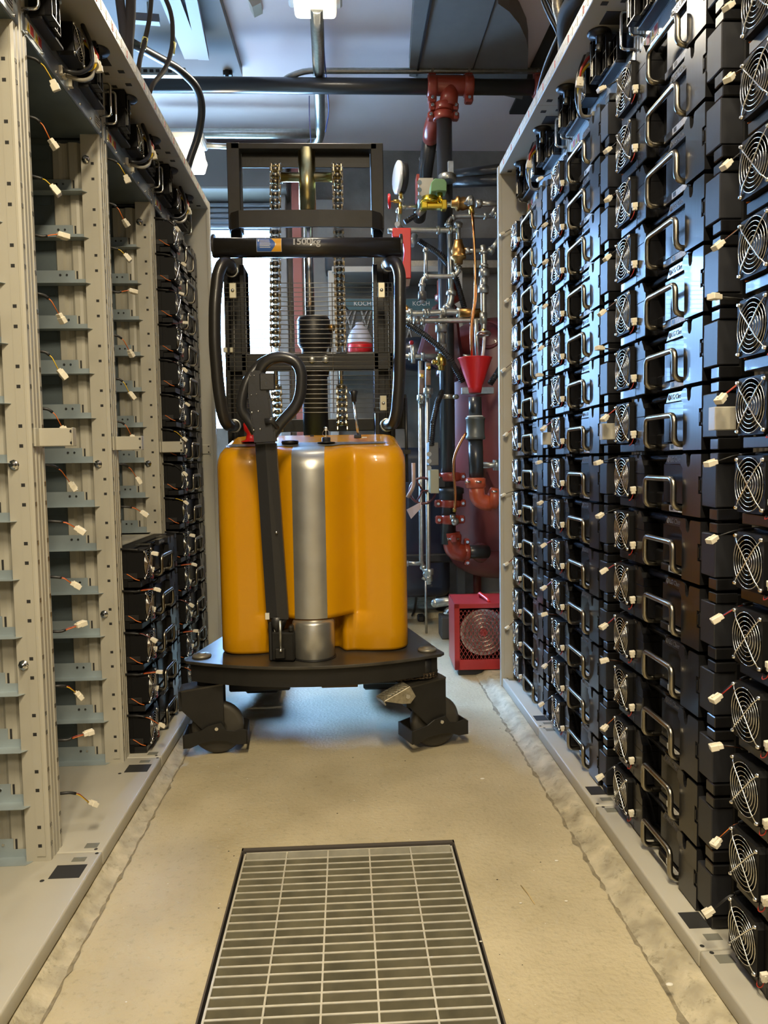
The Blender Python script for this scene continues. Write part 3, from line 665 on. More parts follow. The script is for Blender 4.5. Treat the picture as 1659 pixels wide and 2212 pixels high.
# chain and tie rod between the casters
def chain(mb, pts, side, w=.02, pitch=.019, r=.0065, m=CHAINM):
    """roller chain: plates and rollers along pts, pins along side"""
    side = Vector(side).normalized(); P_ = [Vector(p) for p in pts]; cum = [0]
    for i in range(1, len(P_)): cum.append(cum[-1]+(P_[i]-P_[i-1]).length)
    n = int(cum[-1]/pitch)
    def ev(s):
        for i in range(1, len(P_)):
            if s <= cum[i] or i == len(P_)-1:
                d = (P_[i]-P_[i-1]).normalized(); return P_[i-1]+d*(s-cum[i-1]), d
    for i in range(n):
        p, d = ev(i*pitch); q, _ = ev((i+1)*pitch)
        mb.cyl(p-side*w*.62, p+side*w*.62, r*.62, m, 8); mb.cyl(p-side*w*.30, p+side*w*.30, r*1.0, m, 8)
        u = side.cross(d).normalized(); ww = w*(.42 if i % 2 else .54)
        for s_ in (-1, 1):
            c0 = side*s_*ww; e = d*r*.8
            vs = []
            for o in (-.0021, .0021):
                oo = side*o
                vs.append([mb.bm.verts.new(x+c0+oo) for x in (p-e*1.0-u*r*.6, p-u*r*1.2, (p+q)/2-u*r*.8, q-u*r*1.2, q+e-u*r*.6, q+e+u*r*.6, q+u*r*1.2, (p+q)/2+u*r*.8, p+u*r*1.2, p-e+u*r*.6)])
            F = [mb.bm.faces.new(vs[0]), mb.bm.faces.new(vs[1][::-1])]
            for k in range(10): F.append(mb.bm.faces.new([vs[0][k], vs[1][k], vs[1][(k+1) % 10], vs[0][(k+1) % 10]]))
            mb._fin(F, m, False)
b = MB(); DKCH = mat('chain_dark', (.10, .075, .05), .45, .7)
pts = [(.30+FX*0, 2.985, .292)]
arc = [(.325+.0+.052*math.cos(a)-.03, 3.03+.052*math.sin(a), .300) for a in [math.radians(t_) for t_ in range(-90, 60, 12)]]
chain(b, [(.19, 2.975, .294)]+arc, (0, 0, 1), .016, .0145, .006, DKCH)
TB(b, 'steering_chain')
b = MB(); b.cyl((.19, 2.975, .294), (.02, 2.95, .287), .004, PIPEG, 8); b.cyl((.13, 2.966, .291), (.02, 2.95, .287), .0075, PIPEG, 6); b.box(-.11, .03, 2.93, 2.955, .277, .289, DKCH, .002); TB(b, 'tie_rod')
# mast
ZM = 2.62
def px(x, Y): return at(x, 998, Y).x
b = MB()
for x0, x1 in ((-.520, -.462), (.142, .2)):
    b.box(x0, x1, 3.66, 3.76, 2.23, ZM, MASTB, .003); b.box(x0+.006, x1-.006, 3.68, 3.74, .15, 2.23, MASTK, .002)
b.box(-.50, .17, 3.66, 3.72, 2.592, 2.618, MASTB, .002); b.box(-.46, .14, 3.72, 3.73, 2.53, 2.6, MASTK, .002)
TB(b, 'inner_mast')
b = MB()
for x0, x1 in ((-.545, -.452), (.142, .235)):
    b.box(x0, x1, 3.69, 3.80, .12, 2.06, MASTK, .003); b.box(x0, x0+.02, 3.62, 3.80, .12, 2.06, MASTK, .002); b.box(x1-.02, x1, 3.62, 3.80, .12, 2.06, MASTK, .002)
b.box(-.54, .23, 3.62, 3.66, 1.575, 1.655, MASTK, .004); b.box(-.54, .23, 3.66, 3.70, .35, .55, MASTK, .004)
b.box(-.50, .2, 3.8, 3.84, 1.3, 1.36, MASTK, .003)
for x in (-.148, -.085): b.ball((x, 3.618, 1.625), .019, PIPEG, (1, .5, 1), 14)
TB(b, 'outer_mast')
b = MB(); G = []
bp = [(-.515, 3.66), (-.500, 3.60), (-.46, 3.565), (-.1, 3.555), (.14, 3.565), (.18, 3.60), (.195, 3.66)]
bp2 = []
for i in range(len(bp)-1):
    for k in range(3): u = k/3; bp2.append((bp[i][0]*(1-u)+bp[i+1][0]*u, bp[i][1]*(1-u)+bp[i+1][1]*u))
bp2.append(bp[-1])
top_ = lambda x: 2.295
G = [[(x, y, 2.285) for x, y in bp2], [(x, y, 2.21) for x, y in bp2], [(x, y+.012, 2.21) for x, y in bp2], [(x, y+.012, 2.285) for x, y in bp2], [(x, y, 2.285) for x, y in bp2]]
b.grid(G, MASTB, smooth=False); TB(b, 'mast_brace')
b = MB(); b.cyl((-.155, 3.69, 2.31), (-.155, 3.69, 2.60), .0395, ZINC, 32); b.cyl((-.155, 3.69, 2.300), (-.155, 3.69, 2.312), .043, BLACKR, 32); TB(b, 'piston_head')
b = MB(); b.cyl((-.155, 3.69, 1.83), (-.155, 3.69, 2.31), .022, CHROME, 28); TB(b, 'piston_rod')
b = MB(); b.lathe([(.06, .3), (.06, 1.68), (.072, 1.70), (.078, 1.71), (.078, 1.82), (.07, 1.835), (.03, 1.84)], (-.14, 3.71, 0), (0, 0, 1), BLACKR, 32)
b.ball((-.055, 3.68, 1.78), .018, BRONZE); b.tube([(-.055, 3.68, 1.77), (-.06, 3.67, 1.7), (-.08, 3.67, 1.55)], .006, CABB, 6); TB(b, 'lift_cylinder')
b = MB(); b.cyl((-.295, 3.69, 2.475), (-.015, 3.69, 2.475), .0215, ZINC, 24)
TB(b, 'chain_axle')
for x in (-.297, -.013):
    b = MB(); b.lathe([(.046, -.016), (.058, -.015), (.058, -.011), (.044, -.009), (.044, .009), (.058, .011), (.058, .015), (.046, .016)], (x, 3.69, 2.475), (1, 0, 0), ZINC, 32); TB(b, 'chain_pulley')
for x, xb in ((-.297, -.318), (-.013, -.013)):
    b = MB(); pts = [(x, 3.69+.052*math.cos(a), 2.475+.052*math.sin(a)) for a in [math.radians(t_) for t_ in range(0, 181, 15)]]
    pts += [(x*(1-u)+xb*u, 3.638, 2.475*(1-u)+1.66*u) for u in (.5, 1)]
    chain(b, pts, (1, 0, 0), .042, .0285, .0115)
    b.cyl((xb, 3.638, 1.66), (xb, 3.638, 1.50), .010, CHAINM, 10); chain(b, [(xb, 3.638, 1.50), (xb*.99, 3.638, 1.28)], (1, 0, 0), .042, .0285, .0115)
    TB(b, 'lift_chain')
# crossbar with its load figure
YB = 3.47
zb_ = (at(660, 515, YB).z+at(660, 555, YB).z)/2; xl, xr = at(462, 534, YB).x, at(866, 534, YB).x
b = MB(); b.cyl((xl, YB, zb_), (xr, YB, zb_), .0425, mat('crossbar_black', (.022, .020, .017), .36, coat=.25, bump=.03, bscale=60), 40)
for x in (xl, xr):
    s1 = -1 if x == xl else 1
    b.prism([(YB+.048*math.cos(a), zb_+.008+.050*math.sin(a)) for a in [2*PI*k/20 for k in range(20)]], x-.006, x+.006, 'x', MATS['crossbar_black'], .002)
bar = TB(b, 'crossbar')
def wrap(mb_, x0, x1, a0, a1, m, r=.0431, n=8):
    G = []
    for i in range(n+1):
        a = math.radians(a0+(a1-a0)*i/n); G.append([(x, YB-r*math.cos(a), zb_+r*math.sin(a)) for x in (x0, x1)])
    mb_.grid(G, m, smooth=True)
b = MB(); BLUEL = mat('label_blue', (.035, .12, .42), .45); ORL = mat('label_orange', (.85, .42, .02), .45); WHL = mat('label_white', (.85, .85, .83), .5)
xa, xm, xc = at(554, 530, YB-.04).x, at(588, 530, YB-.04).x, at(608, 530, YB-.04).x
wrap(b, xa, xc, -38, 48, WHL, .0430); wrap(b, xa+.001, xm+.012, -36, 46, BLUEL, .0434)
G1 = []
for i in range(9):
    a = math.radians(-36+82*i/8); k = 1-abs(i-4)/4; G1.append([(xm-.006+k*.024, YB-.0438*math.cos(a), zb_+.0438*math.sin(a)), (xc-.001, YB-.0438*math.cos(a), zb_+.0438*math.sin(a))])
b.grid(G1, ORL)
rr = random.Random(5)
for i in range(6):
    a0 = 34-i*9; 
    wrap(b, xa+.014+(-.009 if i == 0 else 0), xa+.014+rr.uniform(.03, .048), a0, a0-3, WHL, .0441, 2)
wrap(b, xa+.006, xa+.011, 36, 20, WHL, .0441, 3)
for v in b.bm.verts: v.co -= Vector((FX, 3.3, 0))
tag(b.build('maker_label', bar), 'blue and orange rectangular label')
tm = text_mesh('1500kg', .043, None, Matrix.Rotation(PI/2, 4, 'X'), .0002, off=.0013)
b = MB(); x0 = at(661, 523, YB-.04).x
bmesh.ops.triangulate(tm, faces=tm.faces[:]); bmesh.ops.subdivide_edges(tm, edges=tm.edges[:], cuts=3, use_grid_fill=True)
for v in tm.verts:
    a = math.radians(20)+v.co.z/.0433; v.co = Vector((x0+v.co.x, YB-(.0436)*math.cos(a), zb_+.0436*math.sin(a)))
b.join(tm, WHL)
for v in b.bm.verts: v.co -= Vector((FX, 3.3, 0))
b.build('load_marking', bar)
# side hoops
for sx in (0, 1):
    b = MB(); YY = 3.42
    if sx == 0: pp = [(500, 584, .09), (497, 570, .03), (482, 566, 0), (471, 590, -.01), (464, 660, -.02), (464, 740, -.02), (471, 830, -.01), (481, 895, 0), (490, 918, .02), (506, 920, .1)]
    else: pp = [(839, 572, .09), (842, 566, .03), (855, 566, 0), (864, 590, -.01), (864, 660, -.02), (864, 740, -.02), (862, 830, -.01), (857, 890, 0), (851, 915, .02), (836, 918, .1)]
    b.tube([at(x, y, YY+d) for x, y, d in pp], .0265, MATS['crossbar_black'], 16, fil=.05, fs=5)
    for k in (0, -1): x, y, d = pp[k]; b.ring(at(x, y, YY+d-.01), (0, 1, 0), .027, .005, PIPEG, 20, 5)
    TB(b, 'side_hoop')
# mesh guard
b = MB(); YG = 3.50; WIRE = mat('guard_wire', (.20, .19, .16), .35, .6)
for i in range(29):
    y = 612+i*9.98; b.tube([at(484+i*.35, y, YG), at(846+i*.2, y-1, YG)], .0017, WIRE, 5)
for x in (504, 530, 627, 717, 806, 838):
    b.tube([at(x, 610, YG+.003), at(x+4, 893, YG+.003)], .002, WIRE, 5)
for x in (484, 847): b.tube([at(x, 610, YG+.003), at(x+6, 893, YG+.003)], .002, WIRE, 5)
gm = TB(b, 'mesh_guard')
for x, y in ((503, 628), (824, 627), (520, 873), (828, 871)):
    b = MB(); p = at(x, y, YG-.006); b.box(p.x-.016, p.x+.016, p.y-.006, p.y+.003, p.z-.034, p.z+.034, mat('clip_zinc', (.48, .45, .33), .4, .5), .003); b.ball((p.x, p.y-.008, p.z), .0075, PIPEG, (1, .6, 1), 10)
    for v in b.bm.verts: v.co -= Vector((FX, 3.3, 0))
    b.build('clip', gm)
b = MB(); p = at(492, 756, YG-.006); b.box(p.x-.02, p.x-.002, p.y, p.y+.01, p.z-.012, p.z+.012, MATS['clip_zinc'], .003); b.box(p.x+.008, p.x+.024, p.y, p.y+.01, p.z-.012, p.z+.012, MATS['clip_zinc'], .003); TB(b, 'guard_catch')
b = MB(); b.box(.20, .29, 3.62, 3.66, 1.30, 1.46, MASTK, .003); b.tube([(.285, 3.6, 1.44), (.285, 3.6, 1.05)], .007, CABB, 8); b.box(.24, .3, 3.55, 3.6, 1.18, 1.2, MASTK); TB(b, 'hose_bracket')
# ------------------------------------------------------------------ the room
def atz(px_, py_, z):
    r = RW @ Vector(((px_-829.5)/FPX, (1106-py_)/FPX, -1.0)); t = (z-CAMH)/r.z
    return Vector((0, 0, CAMH))+r*t
FLOOR = mat('floor_concrete', (.41, .352, .222), .62, col2=(.54, .47, .31), vscale=3.2, bump=.3, bscale=80, speck=.28, sscale=45)
PADM = mat('pad_concrete', (.30, .265, .18), .75, col2=(.56, .50, .35), vscale=14, bump=.35, bscale=38, speck=.5, sscale=30)
PX0, PX1, PY0, PY1 = -.332, .305, .9, 2.25      # drain pit
b = MB()
def quad(x0, x1, y0, y1, z=0., m=FLOOR):
    b.box(x0, x1, y0, y1, z-.05, z, m)
quad(-5, PX0, -4, 9); quad(PX1, 4, -4, 9); quad(PX0, PX1, -4, PY0); quad(PX0, PX1, PY1, 9)
struct('floor', b)
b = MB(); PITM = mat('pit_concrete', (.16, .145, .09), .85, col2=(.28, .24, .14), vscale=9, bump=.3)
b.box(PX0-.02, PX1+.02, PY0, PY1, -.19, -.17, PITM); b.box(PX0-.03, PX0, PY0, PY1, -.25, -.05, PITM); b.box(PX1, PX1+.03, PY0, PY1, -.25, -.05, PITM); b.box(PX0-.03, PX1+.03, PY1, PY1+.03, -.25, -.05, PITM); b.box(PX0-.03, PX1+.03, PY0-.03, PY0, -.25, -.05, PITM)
struct('trim_1', b)
# housekeeping pads with rough chamfered edges
def pad(nm, x0, x1, s):
    b = MB(); rr = random.Random(int(abs(x0)*100)); ys = [-1+.05*i for i in range(110)]; G = []
    for y in ys:
        j = rr.uniform(-.004, .004)*1.4; j2 = rr.uniform(-.003, .003)
        G.append([(x0-s*(.006)+j*.6, y, -.001), (x0+s*.012+j, y, .006+j2), (x0+s*.03+j, y, .012), (x0+s*.045+j*.5, y, .028), (x0+s*.06, y, .0305), (x1, y, .0305)])
    b.grid(G, PADM, smooth=True); return struct(nm, b)
pad('trim_2', .672, 2.4, 1); pad('trim_3', -.70+.042, -2.4, -1)
DIRT = mat('joint_dirt', (.16, .135, .085), .85, col2=(.30, .26, .17), vscale=40, bump=.5, bscale=90)
for nm, xc, sg in (('trim_8', .668, 1), ('trim_9', -.654, -1)):
    b = MB(); rr = random.Random(3); G = []; y = 1.2
    while y < 3.9:
        w = rr.uniform(.0015, .007)*(2 if rr.random() < .18 else 1); c = xc+rr.uniform(-.004, .004); G.append([(c-w, y, .0004), (c, y, .0016), (c+w*.8, y, .0022)]); y += rr.uniform(.012, .04)
    b.grid(G, DIRT, smooth=True); struct(nm, b)
b = MB(); b.box(-5, 4, 5.5, 9, 0, .045, PADM, .004); struct('trim_4', b)
YW = 6.3
dl, dr, dt = -3.0, at(592, 650, YW).x, at(600, 497, YW).z
b = MB(); b.box(-5, dl, YW, YW+.2, 0, 3.7, CONC); b.box(dr, 4, YW, YW+.2, 0, 3.7, CONC); b.box(dl, dr, YW, YW+.2, dt, 3.7, CONC); b.box(dl, dr, YW, YW+.2, 0, at(470, 925, YW).z, CONC)
struct('wall_back', b)
b = MB(); b.box(-5.1, -5, -4, 9, 0, 3.7, CONC); struct('wall_left', b)
b = MB(); b.box(4, 4.1, -4, 9, 0, 3.7, CONC); struct('wall_right', b)
b = MB(); b.box(-5, 4, -4.1, -4, 0, 3.7, CONC); struct('wall_front', b)
b = MB(); b.box(-5, 4, -4, 6.5, 3.62, 3.7, CEILM); struct('ceiling', b)
# rolled door: curtain box, slats, rail
b = MB(); SL = mat('door_slat', (.30, .33, .38), .4, .3)
y0 = at(500, 440, YW).z; b.box(dl, dr+.15, YW-.35, YW-.02, y0, y0+.32, DUCTG, .01)
n = 5
for i in range(n): z0 = dt+(y0-dt)*i/n; b.box(dl, dr, YW-.06, YW-.03, z0, z0+(y0-dt)/n*.8, SL, .01)
b.box(dr, dr+.07, YW-.1, YW, 0.05, dt, PIPEG, .004)
b.box(dl, dr+.1, YW-.12, YW-.02, at(500, 352, YW).z, at(500, 346, YW).z+.02, TRUNK)
tag(b.build('window_1'), kind='structure')
b = MB(); b.box(-8, 2, YW+.2, 20, -.05, 0, mat('yard', (.7, .7, .68), .8)); struct('trim_5', b)
# ceiling: beam on the left, wrapped duct on the right
b = MB(); pl = [atz(455, -60, 3.55), atz(524, 170, 3.55)]
pts = [(-4, pl[0].y-.9), (pl[0].x-.0, pl[0].y-.9), (pl[0].x, pl[0].y), (pl[1].x, pl[1].y), (-4, pl[1].y)]
b.prism([(x, y) for x, y in pts], 3.56, 3.62, 'z', DUCTG); struct('trim_6', b)
b = MB(); arc = [(1076, 8), (1100, 25), (1122, 52), (1137, 85), (1141, 110), (1140, 160), (1128, 215)]
pts = [(atz(908, -200, 3.5).x, atz(908, -200, 3.5).y), (atz(884, 165, 3.5).x, atz(884, 165, 3.5).y), (atz(1000, 188, 3.5).x, atz(1000, 188, 3.5).y)]+[(atz(x, y, 3.5).x, atz(x, y, 3.5).y) for x, y in arc[::-1]]+[(atz(1076, -200, 3.5).x, atz(1076, -200, 3.5).y)]
b.prism(pts, 3.5, 3.615, 'z', mat('duct_wrap', (.135, .12, .105), .7, var=.05)); 
p = atz(930, 0, 3.5); q = atz(930, 160, 3.5); b.box(p.x-.006, p.x+.006, min(p.y, q.y)-.5, q.y, 3.485, 3.5, BLACKR)
p = atz(1070, 0, 3.5); b.box(p.x-.002, p.x+.002, p.y-.5, atz(1070, 170, 3.5).y, 3.494, 3.5, BLACKR)
tag(b.build('air_duct'), 'dark grey wrapped air duct with curved elbow under the ceiling, top right', 'duct')
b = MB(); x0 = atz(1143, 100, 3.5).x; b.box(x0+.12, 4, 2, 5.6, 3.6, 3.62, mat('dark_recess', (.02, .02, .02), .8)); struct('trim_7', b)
# ------------------------------------------------------------------ drain grating
GRT_SHADE = mat('grating_grimy_shaded', (.15, .14, .095), .7, .1, col2=(.26, .24, .16), vscale=14)  # bar sides: shade of the gaps put into the grimy zinc colour
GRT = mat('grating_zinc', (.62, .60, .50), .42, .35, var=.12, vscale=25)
b = MB()
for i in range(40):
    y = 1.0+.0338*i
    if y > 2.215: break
    b.box(-.318, .292, y-.0026, y+.0026, -.032, -.006, GRT_SHADE); b.box(-.318, .292, y-.0028, y+.0028, -.006, -.004, GRT)  # dark box paints the shaded sides, pale cap the lit top edge
top_y = y
gb = MB(); 
o = b
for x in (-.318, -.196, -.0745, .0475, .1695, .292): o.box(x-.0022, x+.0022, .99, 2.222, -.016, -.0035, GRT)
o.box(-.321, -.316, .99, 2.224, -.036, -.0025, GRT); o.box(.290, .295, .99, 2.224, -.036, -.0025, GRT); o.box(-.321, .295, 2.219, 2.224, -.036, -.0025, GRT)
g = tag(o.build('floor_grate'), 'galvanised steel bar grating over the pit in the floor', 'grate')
b = MB(); b.box(PX0, PX0+.012, PY0, PY1, -.05, -.037, GALVD); b.box(PX1-.012, PX1, PY0, PY1, -.05, -.037, GALVD); b.box(PX0, PX1, PY1-.016, PY1, -.05, -.001, mat('rust_angle', (.07, .06, .05), .7)); b.box(PX0, PX0+.004, PY0, PY1, -.05, -.001, MATS['rust_angle']); b.box(PX1-.004, PX1, PY0, PY1, -.05, -.001, MATS['rust_angle']); b.build('edge_angle', g)
b = MB(); rr = random.Random(11)
for i in range(90):
    x = rr.uniform(-.62, .64); y = rr.uniform(1.5, 3.2); s = rr.uniform(.0008, .0022)
    if PX0 < x < PX1 and y < PY1: continue
    b.ball((x, y, s*.4), s, STKW if i % 3 else HOLEM, (1.4, 1, .4), 6)
for x, y, s in ((.47, 2.68, .009), (.665, 1.53, .009), (.55, 1.9, .005), (.3, 1.75, .004), (.58, 2.1, .006), (.43, 1.9, .004)): b.ball((x, y, .002+(.0 if x < .66 else .03)), s, STKW, (1, .6, .3), 8)
tag(b.build('floor_debris'), 'small pale crumbs and flakes scattered on the concrete floor', 'debris', kind='stuff')
b = MB(); b.tube([atz(1125, 1912, .002), atz(1140, 1930, .003), atz(1155, 1953, .002)], .0012, mat('straw', (.55, .42, .2), .6), 5)
tag(b.build('straw'), 'thin straw lying on the floor to the right of the grating', 'straw')
# ------------------------------------------------------------------ ceiling services
def collar(mb, p, d, r, m, w=.02): d = Vector(d).normalized(); mb.lathe([(r*.85, -w/2), (r, -w/2+.002), (r, w/2-.002), (r*.85, w/2)], p, d, m, 16)
YH_ = 4.8
hp = thing('fire_main', 'black fire main with red couplings crossing overhead and dropping to the valves', 'pipe', at(963, 998, YH_))
hp.location.z = 0
def HB(mb, name, parent=None):
    for v in mb.bm.verts: v.co -= hp.location
    return mb.build(name, parent or hp)
b = MB(); zz = at(640, 185, YH_).z; b.cyl((at(300, 185, YH_).x, YH_, zz), (at(1215, 185, YH_).x, YH_, zz), .0455, PIPEK, 24); HB(b, 'header_pipe')
rx = at(963, 600, YH_).x
b = MB(); b.cyl((rx, YH_, zz-.2), (rx, YH_, at(965, 1175, YH_).z), .0475, PIPEK, 24); HB(b, 'riser_pipe')
def grooved(px_, py_, axis, Y=YH_, r=.062, w=.05, ear='x', name='coupling'):
    p = at(px_, py_, Y); b = MB(); ax = {'x': (1, 0, 0), 'z': (0, 0, 1), 'y': (0, 1, 0)}[axis]
    b.lathe([(r*.8, -w/2), (r*.95, -w/2+.004), (r, -w/4), (r, w/4), (r*.95, w/2-.004), (r*.8, w/2)], p, ax, REDP, 20)
    e = {'x': Vector((1, 0, 0)), 'y': Vector((0, 1, 0)), 'z': Vector((0, 0, 1))}[ear]
    for s in (-1, 1):
        c = p+e*s*(r+.012); 
        ext = [.018, .028, .018]; k = 'xyz'.index(axis); ext[k] = w*.42; ke = 'xyz'.index(ear); ext[ke] = .02
        b.box(c.x-ext[0], c.x+ext[0], c.y-ext[1], c.y+ext[1], c.z-ext[2], c.z+ext[2], REDP, .008)
        o_ = Vector((0, -.034, 0)) if ear != 'y' else Vector((-.034 if axis != 'x' else 0, 0, -.034 if axis == 'x' else 0))
        b.cyl(c+o_, c-o_, .006, CHROME, 8); b.cyl(c+o_, c+o_*1.18, .0105, CHROME, 6)
    return HB(b, name)
b = MB(); b.lathe([(.05, -.13), (.056, -.12), (.058, 0), (.056, .12), (.05, .13)], at(972, 185, YH_), (1, 0, 0), REDP, 24); b.cyl(at(972, 190, YH_), at(968, 232, YH_), .055, REDP, 24); HB(b, 'tee_fitting')
grooved(933, 187, 'x', ear='z', r=.066, w=.06); grooved(1012, 187, 'x', ear='z', r=.066, w=.06); grooved(958, 232, 'z', ear='x', r=.058, w=.05); grooved(957, 252, 'z', ear='x', r=.064, w=.05)
b = MB(); b.tube([at(945, 240, YH_+.02), at(932, 275, YH_+.1), at(930, 300, YH_+.2)], .05, REDP, 20, fil=.08); HB(b, 'elbow')
b = MB(); b.tube([at(930, 290, YH_+.2), at(912, 420, 5.3), at(905, 470, 5.6)], .048, PIPEK, 20); b.ring(at(922, 345, YH_+.34), (at(912, 420, 5.3)-at(930, 290, YH_+.2)), .0485, .005, PIPEG, 24, 5); HB(b, 'branch_pipe')
b = MB(); b.cyl(at(955, 382, 5.2), at(1110, 362, 4.9), .035, PIPEK, 16); b.cyl(at(955, 395, 5.2), at(1110, 388, 4.9), .035, PIPEK, 16); HB(b, 'branch_pipe')
grooved(1160, 187, 'x', ear='z', r=.066, w=.05)
# lower valve
b = MB(); b.lathe([(.05, -.01), (.074, 0), (.074, .032), (.082, .036), (.082, .066), (.074, .07), (.05, .08)], at(974, 1078, YH_), (0, 0, 1), BLACKR, 24)
b.box(at(945, 1060, YH_).x, rx, YH_-.04, YH_+.04, at(0, 1070, YH_).z, at(0, 1046, YH_).z, BLACKR, .006); HB(b, 'butterfly_valve')
grooved(972, 1030, 'z', r=.066, w=.058); grooved(972, 1087, 'z', r=.066, w=.055); grooved(972, 1122, 'z', r=.06, w=.06); grooved(977, 1162, 'z', ear='y', r=.058, w=.055)
b = MB(); b.tube([at(974, 1150, YH_), at(978, 1190, YH_), at(1005, 1196, YH_)], .056, REDP, 20, fil=.1, fs=6); HB(b, 'elbow'); grooved(1008, 1192, 'x', ear='z', r=.054, w=.04)
b = MB(); b.cyl(at(1005, 1192, YH_), at(1052, 1192, YH_+.06), .043, PIPEK, 20); HB(b, 'stub_pipe')
b = MB(); b.cyl(at(978, 1097+15, YH_-.07), at(978, 1122, YH_-.06), .018, PIPEG, 12); b.ball(at(983, 1127, YH_-.07), .026, PIPEG); b.cyl(at(982, 1106, YH_-.08), at(982, 1097, YH_-.08), .012, BRASS, 6); HB(b, 'tapping_elbow')
# alarm check valve body behind (dark red)
b = MB(); pr = [(925, 640), (960, 625), (990, 650), (985, 700), (960, 740), (955, 800), (1003, 830), (1003, 850), (900, 760), (905, 700)]
b.lathe([(.05, 0), (.085, .02), (.085, .05), (.07, .06), (.07, .14), (.05, .16)], at(968, 655, 4.95), (0, 0, 1), REDP, 20)
b.prism([(at(x, y, 5.0).x, at(x, y, 5.0).z) for x, y in ((935, 660), (985, 660), (992, 730), (1000, 790), (985, 830), (940, 790), (900, 770), (920, 700))], 4.93, 5.06, 'y', mat('valve_maroon', (.085, .016, .02), .35, coat=.3), .02)
b.lathe([(.05, 0), (.075, .01), (.075, .04), (.06, .05)], at(968, 815, 4.86), (0, 0, 1), MATS['valve_maroon'], 20)
tag(b.build('check_valve'), 'dark maroon check valve body behind the galvanised trim pipes', 'valve')
# trim piping (galvanised), each assembly a thing
def pipe_thing(name, label, segs, cat='pipe', m=PIPEG, group=None):
    b = MB()
    for seg in segs:
        pts, r = seg[0], seg[1]; mm = seg[2] if len(seg) > 2 else m
        Y = seg[3] if len(seg) > 3 else 4.6
        P_ = [at(p[0], p[1], p[2] if len(p) > 2 else Y) for p in pts]
        b.tube(P_, r, mm, 12, fil=r*2.2)
        if len(seg) > 4:
            for t_ in seg[4]:
                i = t_ if isinstance(t_, int) else 0; d = (P_[min(i+1, len(P_)-1)]-P_[max(i-1, 0)]); 
                if 0 < i < len(P_)-1:
                    for q, e in ((P_[i-1], 1), (P_[i+1], 1)):
                        dd = (q-P_[i]).normalized(); collar(b, P_[i]+dd*r*2.3, dd, r*1.55, mm, r*1.3)
                else:
                    dd = (P_[1]-P_[0]) if i == 0 else (P_[-1]-P_[-2]); collar(b, P_[i], dd, r*1.5, mm, r*2)
    return tag(b.build(name), label, cat, group)
pipe_thing('trim_pipe', 'galvanised pipe run with bends around the bronze valve, right of the crossbar', [
    ([(858, 484, 4.5), (870, 497), (960, 497), (986, 497), (990, 486, 4.58)], .016, PIPEG, 4.6, [2, 3]),
    ([(862, 455), (862, 485)], .013, PIPEG, 4.6, [0]),
    ([(872, 447), (902, 447)], .012, PIPEG, 4.6, [0]), ([(958, 442), (986, 442)], .014, PIPEG, 4.6, [0]), ([(1034, 440), (1080, 440)], .0165, PIPEG, 4.6, [0]),
    ([(968, 500), (968, 473), (990, 467), (1060, 467), (1082, 462)], .0145, PIPEG, 4.75, [1, 3]), ([(1060, 467), (1075, 440)], .012, PIPEG, 4.7),
    ([(971, 497), (975, 640)], .0165, PIPEG, 4.68), ([(975, 625), (974, 650), (968, 664)], .02, PIPEG, 4.68, [1])])
pipe_thing('trim_pipe', 'galvanised drop pipe with elbows leading from the bronze valve to the lower manifold', [
    ([(990, 488), (990, 525)], .013, PIPEG, 4.55, [0]), ([(990, 568), (990, 590), (975, 597), (922, 597), (912, 604), (912, 655)], .0135, PIPEG, 4.55, [1, 4]),
    ([(920, 540), (920, 598)], .011, PIPEG, 4.62, [0]), ([(912, 630), (912, 648)], .024, mat('union_dark', (.16, .16, .15), .4, .7), 4.54)])
pipe_thing('trim_pipe', 'two galvanised manifold pipes running across behind the right hoop', [
    ([(868, 676), (902, 678), (940, 676), (975, 674), (995, 675)], .019, PIPEG, 4.55, [1, 2, 3]), ([(868, 692), (900, 693), (1032, 692), (1040, 692)], .0155, PIPEG, 4.5, [1, 2]),
    ([(953, 680), (953, 712)], .014, PIPEG, 4.52), ([(953, 710), (953, 752)], .0225, mat('check_body', (.24, .24, .22), .45, .6), 4.5, [0, 1]), ([(953, 752), (953, 772)], .012, PIPEG, 4.5),
    ([(900, 684, 4.45), (900, 702, 4.45)], .02, PIPEG, 4.45)])
pipe_thing('trim_pipe', 'vertical galvanised pipe with tees beside the beige end panel of the right row', [
    ([(1043, 530), (1046, 560), (1044, 605), (1045, 705), (1044, 722)], .0165, PIPEG, 4.45, [1, 2]), ([(1010, 542), (1043, 542)], .012, PIPEG, 4.45, [0]), ([(1060, 542), (1080, 515)], .015, PIPEG, 4.45, [0]),
    ([(1046, 590), (1044, 626)], .021, PIPEG, 4.45, [0, 1]), ([(1028, 690), (1032, 780)], .013, PIPEG, 4.46), ([(1044, 676), (1044, 700)], .022, PIPEG, 4.45)])
pipe_thing('trim_pipe', 'low galvanised crosspipe with elbows at the height of the tiller grip', [
    ([(862, 770), (900, 770), (950, 770)], .0165, PIPEG, 4.7, [1]), ([(1000, 770), (1020, 772)], .015, PIPEG, 4.7)])
pipe_thing('drop_pipe', 'left one of two long vertical galvanised pipes with brown lagged sockets', [([(908, 780), (910, 1215), (918, 1235), (926, 1252, 4.62)], .0135, PIPEG, 4.7, [2]), ([(911, 800), (911, 850)], .0165, mat('lagging', (.36, .22, .15), .6), 4.69), ([(878, 1217), (910, 1217)], .0125, PIPEG, 4.7, [0]), ([(911, 860), (911, 872)], .0195, PIPEG, 4.69, [0])], group='long vertical pipes')
